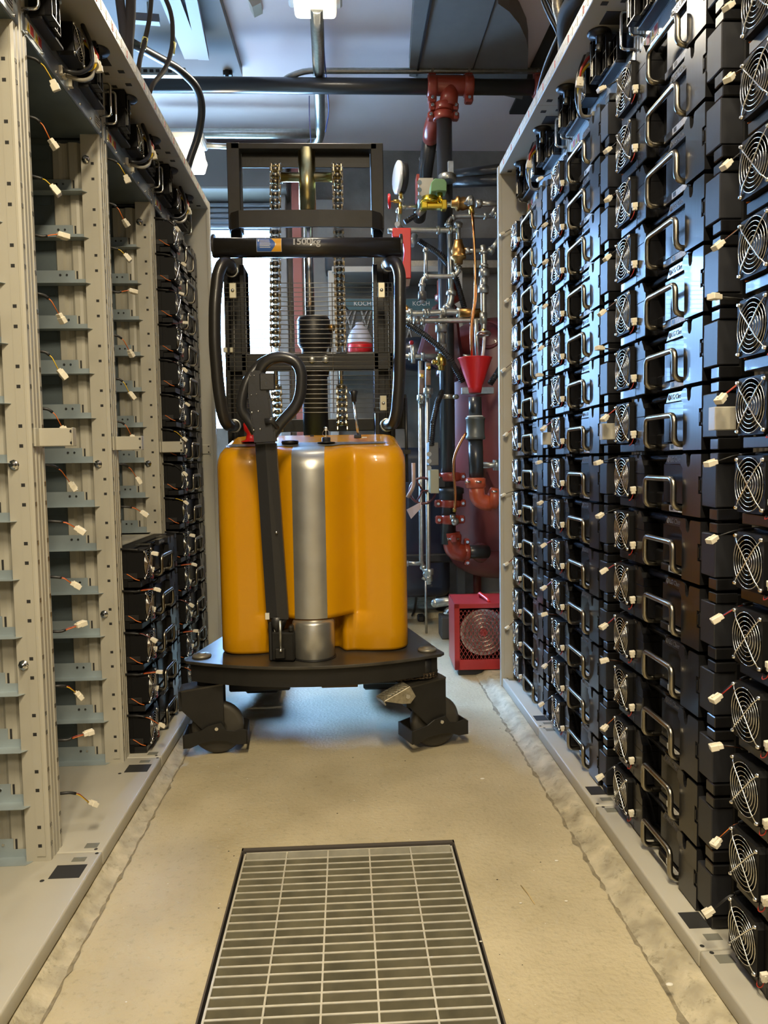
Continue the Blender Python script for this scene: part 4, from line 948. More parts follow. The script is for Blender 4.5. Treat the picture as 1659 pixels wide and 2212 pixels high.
pipe_thing('drop_pipe', 'right one of two long vertical galvanised pipes with a red-brown lower end', [([(923, 782), (925, 1250), (927, 1262)], .0135, PIPEG, 4.64), ([(925, 785), (925, 832)], .0165, MATS['lagging'], 4.63), ([(925, 845), (925, 860)], .0195, PIPEG, 4.63, [0]), ([(927, 1235), (928, 1256)], .018, PIPEG, 4.64, [0]), ([(912, 1248), (921, 1253)], .008, PIPEG, 4.64)], group='long vertical pipes')
b = MB(); p = at(921, 1262, 4.95); q = atz(921, 1368, 0); b.cyl((q.x, q.y, 0), (q.x, q.y, at(921, 1255, q.y).z), .0085, PIPEG, 10)
tag(b.build('drain_rod'), 'thin steel rod standing on the floor below the vertical pipes', 'rod')
# gauge with isolating cock
g = thing('pressure_gauge', 'round pressure gauge seen edge-on above the red bracket', 'gauge', at(866, 440, 4.55))
def GB(mb, name, par, org):
    for v in mb.bm.verts: v.co -= org
    return mb.build(name, par)
b = MB(); p = at(864, 384, 4.55); ax = Vector((-.975, -.20, .02)); b.lathe([(.085, -.03), (.087, -.028), (.087, .006), (.08, .01)], p, ax, BLACKR, 32); GB(b, 'gauge_case', g, g.location)
b = MB(); b.lathe([(.087, .004), (.092, .006), (.092, .02), (.078, .026), (.0, .028)], p, ax, mat('gauge_face', (.75, .77, .78), .15, .3), 32); GB(b, 'bezel', g, g.location)
b = MB(); b.cyl(at(866, 410, 4.55), at(866, 432, 4.55), .012, BRASS, 6); b.ball(at(866, 434, 4.55), .015, PIPEG); b.cyl(at(865, 436, 4.55), at(864, 462, 4.55), .011, BRASS, 8); b.cyl(at(850, 435, 4.55), at(862, 435, 4.55), .011, BRASS, 6); b.cyl(at(842, 435, 4.55), at(852, 435, 4.55), .004, BRASS, 8); GB(b, 'gauge_cock', g, g.location)
b = MB(); b.ring(at(841, 435, 4.55), (1, -.1, 0), .034, .009, REDB, 20, 6); b.box(at(841, 435, 4.55).x-.004, at(841, 435, 4.55).x+.004, 4.545, 4.555, at(841, 447, 4.55).z, at(841, 423, 4.55).z, REDB); GB(b, 'handwheel', g, g.location)
b = MB(); pp = [(848, 492), (888, 492), (888, 601), (868, 601), (864, 590), (872, 560), (874, 540), (868, 512), (848, 512)]
b.prism([(at(x, y, 4.35).x, at(x, y, 4.35).z) for x, y in pp], 4.35, 4.42, 'y', REDB, .004); p = at(838, 499, 4.38); b.cyl(p, p+Vector((.05, 0, 0)), .015, PIPEG, 6)
b.prism([(at(x, y, 4.36).x, at(x, y, 4.36).z) for x, y in ((870, 601), (887, 601), (884, 618), (872, 620))], 4.36, 4.41, 'y', MATS['valve_maroon'])
tag(b.build('red_bracket'), 'bright red steel bracket hanging beside the right end of the crossbar', 'bracket')
# solenoid valve
s_ = thing('solenoid_valve', 'brass solenoid valve with green coil above the trim pipes', 'valve', at(930, 440, 4.5))
b = MB(); b.box(*[at(903, 0, 4.5).x, at(918, 0, 4.5).x], 4.47, 4.53, at(0, 453, 4.5).z, at(0, 437, 4.5).z, mat('brass_bright', (.75, .55, .06), .25, 1.), .006); b.box(at(948, 0, 4.5).x, at(960, 0, 4.5).x, 4.47, 4.53, at(0, 455, 4.5).z, at(0, 433, 4.5).z, MATS['brass_bright'], .006)
b.box(at(910, 0, 4.5).x, at(955, 0, 4.5).x, 4.475, 4.525, at(0, 452, 4.5).z, at(0, 440, 4.5).z, MATS['brass_bright'], .008); b.lathe([(.04, 0), (.052, .004), (.052, .02), (.045, .026), (.045, .04), (.03, .045)], at(928, 441, 4.5), (0, 0, 1), MATS['brass_bright'], 16); b.cyl(at(951, 437, 4.5), at(950, 415, 4.5), .016, MATS['brass_bright'], 12)
GB(b, 'valve_body', s_, s_.location)
b = MB(); b.prism([(at(x, y, 4.47).x, at(x, y, 4.47).z) for x, y in ((931, 395), (939, 386), (960, 388), (965, 395), (965, 414), (945, 413), (930, 416))], 4.46, 4.55, 'y', GREENV, .004); GB(b, 'coil', s_, s_.location)
b = MB(); b.box(at(900, 0, 4.62).x, at(914, 0, 4.62).x+.05, 4.62, 4.74, at(0, 440, 4.62).z, at(0, 382, 4.62).z, mat('box_steel', (.46, .44, .37), .4, .6), .003)
for y in (394, 410, 426): b.lathe([(.014, 0), (.014, .001)], at(906, y, 4.618), (0, -1, 0), GALVD, 16)
b.box(at(893, 0, 4.76).x, at(899, 0, 4.76).x, 4.7, 4.8, at(0, 440, 4.76).z, at(0, 382, 4.76).z, REDP)
tag(b.build('junction_box'), 'grey steel junction box with round knockouts behind the green coil', 'electrical box')
b = MB(); b.box(at(915, 0, 4.5).x, at(937, 0, 4.5).x, 4.5, 4.66, at(0, 1021, 4.5).z, at(0, 969, 4.5).z, mat('box_grey', (.14, .14, .13), .45, .4), .004)
for y in (981, 996, 1011): b.lathe([(.014, 0), (.014, .002)], at(927, y, 4.498), (0, -1, 0), PIPEG, 16)
tag(b.build('junction_box'), 'dark grey junction box with three round knockouts fixed to the vertical pipes', 'electrical box')
b = MB(); b.box(at(917, 0, 4.5).x, at(937, 0, 4.5).x, 4.5, 4.66, at(0, 1083, 4.5).z, at(0, 1030, 4.5).z, mat('box_khaki', (.36, .35, .24), .45, .3), .004); tag(b.build('junction_box'), 'khaki junction box directly under the dark grey box', 'electrical box')
# bronze valves
def bronze(name, label, px_, py_, Y, r, vert=True):
    b = MB(); p = at(px_, py_, Y); ax = (0, 0, 1) if vert else (1, 0, 0)
    b.lathe([(r*.55, -r*1.6), (r*.6, -r*1.1), (r, -r*.9), (r*1.02, -r*.6), (r*.8, -r*.4), (r*.95, 0), (r*.8, r*.5), (r*.6, r), (r*.55, r*1.4)], p, ax, BRONZE, 12)
    return tag(b.build(name), label, 'valve')
bronze('bronze_valve', 'bronze pressure valve in the vertical trim pipe near the copper tube', 990, 543, 4.5, .045)
b = MB(); b.cyl(at(1000, 542, 4.5), at(1018, 542, 4.5), .02, BRONZE, 12); tag(b.build('pipe_nipple'), 'short bronze nipple on the right side of the bronze pressure valve', 'pipe fitting')
bronze('bronze_valve', 'bronze flanged valve on the upper pipe run right of the green coil', 1000, 440, 4.5, .042, False)
b = MB(); b.tube([at(1008, 442, 4.42), at(1017, 425, 4.42), at(1018, 445, 4.42)], .019, PIPEG, 12, fil=.02); b.cyl(at(1018, 444, 4.42), at(1019, 463, 4.42), .016, BRASS, 6); tag(b.build('pipe_elbow'), 'galvanised elbow with brass nut at the top of the copper tube', 'pipe fitting')
b = MB(); b.tube([at(x, y, 4.4) for x, y in ((1020, 460), (1024, 520), (1027, 580), (1026, 650), (1019, 690), (1017, 720), (1020, 785))], .0072, COPPER, 10, fil=.05); b.tube([at(x, y, 4.4) for x, y in ((1023, 470), (1030, 640), (1020, 700), (1021, 785))], .004, COPPER, 8, fil=.05)
tag(b.build('copper_tube'), 'long copper tube dropping into the red funnel', 'tube')
b = MB(); b.cyl(at(992, 676, 4.5), at(1036, 676, 4.5), .026, BRONZE, 16); b.ball(at(1036, 676, 4.5), .026, BRONZE); tag(b.build('bronze_fitting'), 'smooth bronze cap at the right end of the upper manifold pipe', 'pipe fitting')
b = MB(); b.cyl(at(870, 668, 4.62), at(890, 680, 4.62), .035, BRONZE, 12, .02); tag(b.build('bronze_fitting'), 'bronze reducer at the left end of the manifold, beside the right hoop', 'pipe fitting')
b = MB(); b.cyl(at(953, 764, 4.46), at(953, 800, 4.46), .019, BRASS, 8); b.lathe([(.02, -.03), (.029, -.02), (.029, .02), (.02, .03)], at(953, 780, 4.46), (0, 0, 1), BRASS, 14); b.cyl(at(935, 782, 4.46), at(953, 782, 4.46), .010, BRASS, 8); b.ball(at(938, 782, 4.46), .016, BRASS); b.box(at(937, 0, 4.46).x, at(946, 0, 4.46).x, 4.45, 4.455, at(0, 803, 4.46).z, at(0, 789, 4.46).z, WHITEL)
tag(b.build('ball_valve'), 'brass ball valve with a white tag below the vertical check fitting', 'valve')
for k, (x, y, l) in enumerate(((911, 812, 'small brass plug valve on the left long pipe'), (926, 795, 'small brass plug valve on the right long pipe'))):
    b = MB(); b.lathe([(.012, 0), (.014, .004), (.009, .012), (.009, .02)], at(x, y, 4.6 if k == 0 else 4.55), (0, -1, 0), BRASS, 10); b.cyl(at(x, y-5, 4.62), at(x, y+5, 4.62), .012, BRASS, 8); tag(b.build('plug_valve'), l, 'valve')
b = MB(); p = at(1045, 722, 4.4); b.ring(p, (0, .3, 1), .035, .007, PIPEG, 16, 6); b.cyl(p, p+Vector((0, 0, .03)), .012, BRASS, 8); b.cyl(p-Vector((.035, 0, 0)), p+Vector((.035, 0, 0)), .005, PIPEG, 6); tag(b.build('hose_tap'), 'small tap with round steel handwheel above the funnel', 'tap')
b = MB(); b.tube([at(1046, 728, 4.4), at(1045, 755, 4.4), at(1040, 785, 4.38)], .009, mat('clear_hose', (.55, .52, .50), .25, spec=.6), 10, fil=.03); tag(b.build('clear_hose'), 'short translucent hose hanging from the tap into the funnel', 'hose')
b = MB(); p = at(890, 755, 4.6); b.box(p.x-.008, p.x+.008, p.y, p.y+.01, p.z-.03, p.z+.05, WHITEL, .002); b.ball(at(889, 740, 4.6), .014, REDB); b.cyl(at(893, 748, 4.6), at(893, 785, 4.6), .012, PIPEG, 8); tag(b.build('shutoff_valve'), 'small shut-off valve with red cap and white tag left of the maroon valve', 'valve')
# conduits (corrugated black)
def conduit(label, pts, r, name='flexible_conduit'):
    b = MB(); P_ = [at(*p) for p in pts]; b.tube(P_, r*.86, CABB, 12, fil=.1, fs=6)
    tot = sum((P_[i+1]-P_[i]).length for i in range(len(P_)-1)); n = int(tot/.011)
    for k in range(n):
        s_ = tot*(k+.5)/n
        for i in range(len(P_)-1):
            L_ = (P_[i+1]-P_[i]).length
            if s_ <= L_: b.ring(P_[i]+(P_[i+1]-P_[i])*(s_/L_), P_[i+1]-P_[i], r*.85, r*.17, CABB, 12, 4); break
            s_ -= L_
    return tag(b.build(name), label, 'conduit')
conduit('black corrugated conduit slanting down behind the upper trim pipes', [(905, 520, 4.75), (955, 552, 4.75), (985, 600, 4.75), (1003, 665, 4.75)], .019)
conduit('black corrugated conduit crossing in front of the maroon valve to the funnel', [(880, 700, 4.45), (915, 722, 4.42), (950, 750, 4.42), (975, 780, 4.42), (1000, 825, 4.44)], .019)
conduit('black corrugated conduit rising steeply from the dark grey junction box', [(932, 962, 4.5), (935, 915, 4.5), (945, 870, 4.55), (955, 845, 4.6)], .0175)
conduit('short corrugated conduit between the red bracket and the grey elbow above it', [(874, 480, 4.62), (890, 470, 4.62), (905, 462, 4.62)], .017)
conduit('black conduit leaving the right side of the funnel behind the end panel', [(1058, 830, 4.6), (1075, 805, 4.6), (1098, 765, 4.6), (1112, 800, 4.6), (1114, 1417, 4.6)], .02)
b = MB(); b.cyl(at(888, 530, 4.7), at(896, 508, 4.72), .02, PIPEG, 12); tag(b.build('conduit_connector'), 'grey conduit connector at the top of the conduit slanting behind the trim pipes', 'conduit fitting')
b = MB(); b.cyl(at(900, 464, 4.6), at(915, 452, 4.6), .022, PIPEG, 12); tag(b.build('conduit_connector'), 'shiny grey angled conduit connector above the red bracket', 'conduit fitting')
# funnel and its drain
YF = 4.35
f = thing('drain_funnel', 'bright red plastic funnel standing in the drain pipe', 'funnel', at(1026, 862, YF))
b = MB(); c = at(1026, 820, YF); r0 = abs(at(1063, 785, YF).x-at(990, 785, YF).x)/2; zt = at(0, 783, YF).z-c.z; zb2 = at(0, 846, YF).z-c.z; zn = at(0, 861, YF).z-c.z
b.lathe([(r0*.36, zn), (r0*.42, zb2-.002), (r0*.44, zb2+.004), (r0, zt-.004), (r0*1.02, zt), (r0*.96, zt), (r0*.4, zb2)], c, (0, 0, 1), REDB, 40); GB(b, 'bowl', f, f.location)
d = thing('drain_pipe', 'black drain pipe under the funnel with a dark socket and an orange-red elbow', 'pipe', at(1028, 1000, YF))
b = MB(); b.cyl(at(1026, 858, YF), at(1027, 905, YF), .0375, PIPEK, 20); GB(b, 'pipe', d, d.location)
b = MB(); b.cyl(at(1027, 950, YF), at(1029, 1035, YF), .042, PIPEK, 20); GB(b, 'pipe', d, d.location)
b = MB(); b.lathe([(.05, 0), (.056, .004), (.056, .02), (.052, .024), (.052, .11), (.056, .114), (.056, .125), (.046, .13)], at(1027, 950, YF), (0, 0, 1), mat('socket_grey', (.10, .105, .095), .4, .3), 24); b.lathe([(.045, 0), (.046, .012)], at(1026, 903, YF), (0, 0, 1), STKW, 20); GB(b, 'socket', d, d.location)
b = MB(); ORR = mat('coupling_orange', (.42, .075, .025), .36, coat=.2)
b.lathe([(.045, -.03), (.058, -.024), (.058, .024), (.045, .03)], at(1027, 1043, YF), (0, 0, 1), ORR, 24); b.tube([at(1028, 1045, YF), at(1032, 1082, YF), at(1062, 1088, YF)], .045, ORR, 20, fil=.08, fs=6); b.lathe([(.045, -.03), (.06, -.024), (.06, .024), (.045, .03)], at(1066, 1076, YF), (1, 0, -.2), ORR, 24)
for x, y in ((1010, 1041), (1034, 1041), (1068, 1062)): b.cyl(at(x-6, y, YF-.062), at(x+6, y, YF-.062), .006, CHROME, 8)
GB(b, 'elbow', d, d.location)
b = MB(); b.tube([at(x, y, 4.3) for x, y in ((1007, 935), (995, 955), (981, 985), (979, 1020), (984, 1060), (983, 1100))], .0078, COPPER, 10, fil=.06); tag(b.build('copper_tube'), 'bent copper tube in front of the black riser near the red couplings', 'tube')
b = MB()
for x, y in ((955, 857), (985, 857)): b.ball(at(x, y, 4.7), .02, PIPEG, (1, 1, .8))
b.lathe([(.052, -.014), (.054, -.01), (.054, .01), (.052, .014)], at(966, 858, YH_), (0, 0, 1), PIPEG, 20); b.box(at(990, 0, 4.9).x, at(1100, 0, 4.9).x, 4.9, 4.94, at(0, 863, 4.9).z, at(0, 848, 4.9).z, PIPEG, .002); tag(b.build('pipe_clamp'), 'galvanised clamp and strut holding the black riser', 'clamp')
b = MB(); p = at(966, 385, 4.7); b.lathe([(.05, -.02), (.054, -.015), (.054, .015), (.05, .02)], p, (0, 0, 1), PIPEG, 20); b.box(at(962, 0, 4.7).x, at(975, 0, 4.7).x, 4.66, 4.68, at(0, 385, 4.7).z, at(0, 350, 4.7).z, GALV, .003); tag(b.build('pipe_clamp'), 'bright clamp near the top of the black riser above the green coil', 'clamp')
# handwheel on the butterfly valve
b = MB(); p = at(913, 1060, 4.62); b.ring(p, (0, 1, 0), .078, .008, MATS['valve_maroon'], 32, 6)
for a in (0, 2.1, 4.2): b.tube([p, p+Vector((.078*math.cos(a), 0, .078*math.sin(a)))], .006, MATS['valve_maroon'], 6)
b.cyl(p, p+Vector((0, .1, 0)), .012, BLACKR, 8); tag(b.build('valve_handwheel'), 'maroon spoked handwheel behind the khaki junction box', 'handwheel')
b = MB(); b.tube([at(x, y, 4.58) for x, y in ((893, 1000), (894, 1050), (880, 1075))], .012, mat('strap_tan', (.45, .27, .18), .6), 4, fil=.03); tag(b.build('tan_strap'), 'tan strap hanging beside the yellow cover', 'strap')
b = MB(); b.prism([(at(x, y, 4.56).x, at(x, y, 4.56).z) for x, y in ((878, 1101), (910, 1084), (909, 1098), (888, 1121))], 4.56, 4.562, 'y', mat('paper_tag', (.52, .42, .42), .6)); tag(b.build('paper_tag'), 'pale pink paper tag hanging below the handwheel', 'tag')
# red tank
tk = thing('pressure_tank', 'dull red pressure tank standing partly behind the right end panel', 'tank', (1.035, 5.25, 0))
R_ = .36; zt0 = .33
b = MB(); prof = [(.02, zt0)]+[(R_*math.sin(a), zt0+.22-.22*math.cos(a)) for a in [math.radians(t_) for t_ in range(10, 91, 10)]]+[(R_, 1.9)]+[(R_*math.cos(a), 1.9+.2*math.sin(a)) for a in [math.radians(t_) for t_ in range(10, 90, 10)]]+[(.02, 2.1)]
b.lathe(prof, (0, 0, 0), (0, 0, 1), TANKR, 56); b.ring((0, 0, zt0+.23), (0, 0, 1), R_, .006, TANKR, 56, 6)
for a in (.3, 1.9, 4.71): b.cyl((.29*math.cos(a), .29*math.sin(a), .0), (.29*math.cos(a), .29*math.sin(a), .6), .03, TANKR, 10)
b.build('vessel', tk)
b = MB(); p = at(1042, 1192, 4.93)-Vector((1.035, 5.25, 0)); b.lathe([(.045, -.02), (.06, 0), (.075, .02)], p, (0, 1, 0), TANKR, 24); b.ring(p, (0, 1, 0), .047, .006, WHITEP, 20, 5); b.build('nozzle', tk)
b = MB(); p = at(1056, 722, 4.9)-Vector((1.035, 5.25, 0)); b.ring(p, (0, 1, 0), .08, .012, TANKR, 24, 6); b.build('manway', tk)
b = MB(); p = at(1055, 1005, 4.45); b.cyl(p-Vector((.04, 0, 0)), p+Vector((.09, 0, 0)), .018, PIPEG, 12); b.cyl(p+Vector((.03, 0, 0)), p+Vector((.06, 0, 0)), .036, PIPEG, 6); b.cyl(p+Vector((.045, 0, 0)), Vector((p.x+.045, 4.93, p.z)), .018, PIPEG, 10); tag(b.build('pipe_union'), 'galvanised union with hexagon nut beside the end panel', 'pipe fitting')
# heater
hp0 = atz(985, 1462, 0); YHt = hp0.y; hx = hp0.x; hz = at(985, 1305, YHt).z; hx1 = hx+.30
ht = thing('fan_heater', 'red industrial fan heater with expanded metal guard on the floor beside the right end panel', 'heater', (hx+.15, YHt+.15, 0), 0)
def HT(mb, name):
    Rm = Matrix.Rotation(math.radians(-2), 4, 'Z'); mb.bm.transform(Matrix.Translation((-.15, -.15, 0))); mb.bm.transform(Rm)
    return mb.build(name, ht)
b = MB(); W_ = .30; D_ = .30; Hh = hz; z0 = .035
b.box(0, .006, 0, D_, z0, Hh, HEATR, .002); b.box(W_-.006, W_, 0, D_, z0, Hh, HEATR, .002); b.box(0, W_, 0, D_, Hh-.006, Hh, HEATR, .002); b.box(0, W_, 0, D_, z0, z0+.006, HEATR, .002); b.box(.006, W_-.006, D_-.01, D_, z0, Hh, HEATR)
b.box(0, .028, -.004, .006, z0, Hh, HEATR, .002); b.box(W_-.028, W_, -.004, .006, z0, Hh, HEATR, .002); b.box(0, W_, -.004, .006, Hh-.025, Hh, HEATR, .002); b.box(0, W_, -.004, .006, z0, z0+.055, HEATR, .002); HT(b, 'casing')
b = MB(); b.box(.02, W_-.02, .02, D_-.02, .0, z0, BLACKR, .004); HT(b, 'foot')
b = MB(); m_ = mat('guard_red', (.36, .05, .045), .4)
xa, xb, za, zb3 = .026, W_-.026, z0+.05, Hh-.022; sx, sz = .021, .036
nx_ = int((xb-xa)/sx)+2; nz_ = int((zb3-za)/sz)+2
def seg(p, q):
    (x0, z0_), (x1, z1_) = p, q
    x0c, x1c = max(xa, min(xb, x0)), max(xa, min(xb, x1))
    if max(z0_, z1_) > zb3 or min(z0_, z1_) < za-.02 or x0 > xb+.005 or x1 > xb+.015 or x0 < xa-.012: return
    b.tube([(x0c, .001, z0_), (x1c, .001, z1_)], .0016, m_, 4)
for i in range(nx_):
    for j in range(nz_):
        x, z = xa+i*sx, za+j*sz; seg((x, z), (x+sx/2, z+sz/2)); seg((x+sx/2, z+sz/2), (x+sx, z)); seg((x, z+sz), (x+sx/2, z+sz/2)); seg((x+sx/2, z+sz/2), (x+sx, z+sz))
HT(b, 'guard_mesh')
b = MB(); cx_, cz_ = W_/2+.01, (za+zb3)/2
b.lathe([(.125, .0), (.125, .05), (.115, .05), (.112, .0)], (cx_, .04, cz_), (0, 1, 0), mat('reflector', (.55, .48, .42), .3, .9), 36)
for r in (.03, .052, .075, .098): b.ring((cx_, .035, cz_), (0, 1, 0), r, .004, MATS['reflector'], 32, 6)
b.lathe([(.02, 0), (.02, .01)], (cx_, .03, cz_), (0, 1, 0), m_, 16); HT(b, 'heating_coil')
b = MB(); b.lathe([(.11, .0), (.11, .003)], (cx_, .12, cz_), (0, 1, 0), mat('back_disc', (.25, .2, .18), .35, .8), 32); b.box(.01, W_-.01, .2, .21, z0+.01, Hh-.01, BLACKR); HT(b, 'rear_plate')
b = MB(); b.tube([(.165, .18, Hh), (.155, .16, Hh+.028), (.185, .05, Hh+.012), (.19, .03, Hh)], .010, REDB, 4, fil=.01); HT(b, 'carry_handle')
# floor drain fitting near heater
b = MB(); p = atz(952, 1378, 0); b.box(p.x, p.x+.13, p.y-.05, p.y+.12, .0, at(0, 1356, p.y).z, mat('block_dark', (.055, .055, .05), .6), .006); b.ball((p.x+.07, p.y+.03, at(0, 1356, p.y).z+.02), .052, CHROME, (1, 1, .7)); b.cyl((p.x-.03, p.y+.03, at(0, 1328, p.y).z), (p.x+.15, p.y+.05, at(0, 1322, p.y).z), .03, PIPEG, 14); b.ball((p.x-.03, p.y+.03, at(0, 1328, p.y).z), .03, PIPEG)
tag(b.build('motorised_damper'), 'bright metal pump fitting on a dark block behind the heater', 'pump')
# dark plant behind
b = MB(); p0 = at(868, 1290, 5.3); p1 = at(1010, 965, 5.3); b.box(p0.x-.4, at(975, 0, 5.3).x-.05, 5.22, 5.74, p0.z, p1.z, NAVY, .08, 3); b.box(p0.x-.3, p1.x-.1, 5.20, 5.23, p0.z+.25, p0.z+.31, BLACKR, .01)
for i in range(8): b.box(at(943, 0, 5.2).x, at(972, 0, 5.2).x, 5.205, 5.23, at(0, 1020+i*18, 5.2).z, at(0, 1020+i*18, 5.2).z+.01, BLACKR)
for x in (p0.x-.2, p1.x-.15): b.cyl((x, 5.6, .045), (x, 5.6, p0.z+.05), .05, BLACKR, 14)
tag(b.build('plant_machine'), 'dark navy machine standing on the rear pad behind the vertical pipes', 'machine')
b = MB(); b.tube([at(880, 1235, 5.3), at(895, 1262, 5.3), at(900, 1290, 5.35), at(896, 1315, 5.4), at(890, 1330, 5.45)], .008, CABB, 8, fil=.1); b.box(at(884, 0, 5.42).x, at(900, 0, 5.42).x, 5.38, 5.46, 0.002, .05, BLACKR, .01); tag(b.build('power_lead'), 'black cable with plug hanging down behind the yellow cover', 'cable')
# shelf with filters
sh = thing('storage_shelf', 'steel shelving against the back wall seen through the mast', 'shelf', at(850, 998, 5.9)); sh.location.z = 0
def SB(mb, name, par=None):
    for v in mb.bm.verts: v.co -= sh.location
    return mb.build(name, par or sh)
LG = mat('shelf_grey', (.42, .42, .40), .5, .2)
for x in (717, 990):
    b = MB(); p = at(x, 585, 5.85); b.box(p.x-.03, p.x+.03, 5.84, 5.9, .045, p.z, LG, .003); SB(b, 'upright')
for y, m in ((585, LG), (800, LG)):
    b = MB(); b.box(at(717, y, 5.85).x, at(995, y, 5.85).x, 5.82, 6.25, at(0, y+8, 5.85).z, at(0, y-5, 5.85).z, m, .003); SB(b, 'shelf_board')
FG = mat('filter_media', (.085, .09, .09), .8); LATT = mat('filter_frame', (.30, .31, .31), .6); TEAL = mat('filter_teal', (.03, .10, .12), .5)
for k, (xa_, xb_) in enumerate(((742, 842), (868, 968))):
    fl = thing('air_filter', ['air filter in lattice frame seen through the mast mesh, left one', 'air filter in lattice frame right of the black hoop'][k], 'air filter', at((xa_+xb_)/2, 760, 5.84), group='framed air filters on the shelf')
    p = at(xa_, 775, 5.8); q = at(xb_, 648, 5.8)
    def FB(mb, name):
        for v in mb.bm.verts: v.co -= fl.location
        return mb.build(name, fl)
    b = MB(); b.box(p.x, q.x, 5.80, 5.88, p.z, q.z, FG, .004); FB(b, 'pleated_media')
    b = MB(); w = q.x-p.x; h_ = q.z-p.z
    for a_, c_ in (((0, 0), (1, 0)), ((0, 1), (1, 1)), ((0, 0), (0, 1)), ((1, 0), (1, 1))): b.tube([(p.x+w*a_[0], 5.795, p.z+h_*a_[1]), (p.x+w*c_[0], 5.795, p.z+h_*c_[1])], .010, LATT, 4)
    for i in range(3):
        for s in (0, 1): b.tube([(p.x+w*i/3, 5.792, p.z+h_*s), (p.x+w*(i+1)/3, 5.792, p.z+h_*(1-s))], .008, LATT, 4)
        if i < 2: b.tube([(p.x+w*i/3, 5.792, p.z+h_*.5), (p.x+w*(i+.9)/3, 5.792, p.z+h_)], .007, LATT, 4)
    FB(b, 'lattice_frame')
    b = MB(); cx_ = p.x+w*.42; b.prism([(cx_-.17, q.z+.005), (cx_+.17, q.z+.005), (cx_+.10, q.z-.075), (cx_-.10, q.z-.075)] if k == 0 else [(cx_-.17, q.z+.005), (cx_+.17, q.z+.005), (cx_, q.z-.17)], 5.78, 5.785, 'y', TEAL)
    tm = text_mesh('KOCH', .045, None, Matrix.Translation((cx_, 5.779, q.z-.03)) @ Matrix.Rotation(PI/2, 4, 'X')); b.join(tm, WHITEL); FB(b, 'brand_plate')
b = MB(); c = at(778, 772, 5.7); b.lathe([(.085, 0), (.09, .02), (.09, .14), (.06, .2), (.03, .23), (.03, .25)], c, (0, 0, 1), mat('jug_white', (.55, .55, .6), .35), 24); b.lathe([(.0905, .02), (.0905, .10)], c, (0, 0, 1), REDB, 24); tag(b.build('jug'), 'white jug with a red label on the shelf behind the mast', 'jug')
b = MB(); b.ball(at(900, 765, 5.7), .16, NAVY, (1.2, .6, .8), 14); b.ball(at(935, 775, 5.7), .12, NAVY, (1.2, .6, .7), 14); tag(b.build('dark_bag'), 'black bag lying on the shelf behind the trim pipes', 'bag')
# wall services left of the shelf
b = MB(); p = at(644, 600, 6.1); b.box(p.x-.035, p.x+.035, 6.05, 6.1, .045, at(0, 350, 6.1).z, TRUNK, .004); tag(b.build('red_strut'), 'dusty red vertical strut on the back wall behind the chain', 'strut')
b = MB(); p = at(613, 600, 6.15); b.box(p.x-.05, p.x+.03, 6.1, 6.25, .045, 3.6, mat('column_grey', (.34, .34, .33), .6, var=.1), .005); b.box(at(655, 0, 6.2).x, at(712, 0, 6.2).x, 6.2, 6.29, .045, at(0, 430, 6.2).z, mat('column_grey2', (.30, .30, .29), .7, var=.1), .004); tag(b.build('wall_column'), 'light grey steel column beside the bright doorway', 'column')
b = MB(); b.box(at(690, 0, 6.0).x, at(830, 0, 6.0).x, 6.0, 6.28, at(0, 588, 6.0).z, at(0, 548, 6.0).z, mat('cabinet_dark', (.05, .055, .06), .5), .03, 2); tag(b.build('wall_cabinet'), 'dark rounded cabinet high on the back wall behind the right chain', 'cabinet')
b = MB(); b.box(at(870, 0, 6.2).x, at(1100, 0, 6.2).x, 6.1, 6.29, at(0, 590, 6.2).z, at(0, 572, 6.2).z, PIPEG, .004); b.box(at(870, 0, 6.2).x, at(1100, 0, 6.2).x, 6.15, 6.29, at(0, 572, 6.2).z, at(0, 520, 6.2).z, mat('panel_slate', (.075, .08, .085), .6), .004); tag(b.build('wall_panel'), 'dark slate panel with a bright lower rail on the back wall behind the trim pipes', 'panel')
b = MB(); p = at(538, 350, 6.2); b.box(p.x-.035, p.x+.04, 6.2, 6.28, p.z-.03, p.z+.035, LAMPH, .004); b.ball((p.x, 6.19, p.z+.005), .022, BLACKR); tag(b.build('security_camera'), 'small white camera with black dome on the back wall', 'camera')
# conduits under the ceiling
pipe_thing('ceiling_conduit', 'thick galvanised conduit hanging from the ceiling lamp and bending left', [([(684, 14, 4.12), (692, 270, 5.55), (690, 300, 5.65), (655, 325, 5.9)], .036, PIPEG, 4.95)], 'conduit')
pipe_thing('ceiling_conduit', 'horizontal galvanised conduit above the mast, ending at the wall lamp', [([(340, 288), (560, 289), (688, 289)], .033, PIPEG, 5.62)], 'conduit')
pipe_thing('ceiling_conduit', 'galvanised conduit running along above the black fire main', [([(600, 182, 4.95), (625, 165), (660, 153), (720, 153), (1175, 153)], .017, PIPEG, 4.78)], 'conduit')
b = MB(); b.tube([at(x, y, Y) for x, y, Y in ((697, 10, 4.1), (700, 120, 4.6), (708, 200, 5.0), (711, 240, 5.2), (703, 285, 5.5))], .004, mat('wire_blue', (.05, .06, .25), .4), 6, fil=.1); b.tube([at(x, y, 4.9) for x, y in ((668, 207), (668, 250), (672, 310))], .003, MATS['wire_blue'], 6, fil=.1); tag(b.build('blue_wire'), 'thin blue wire tied along the thick ceiling conduit', 'wire')
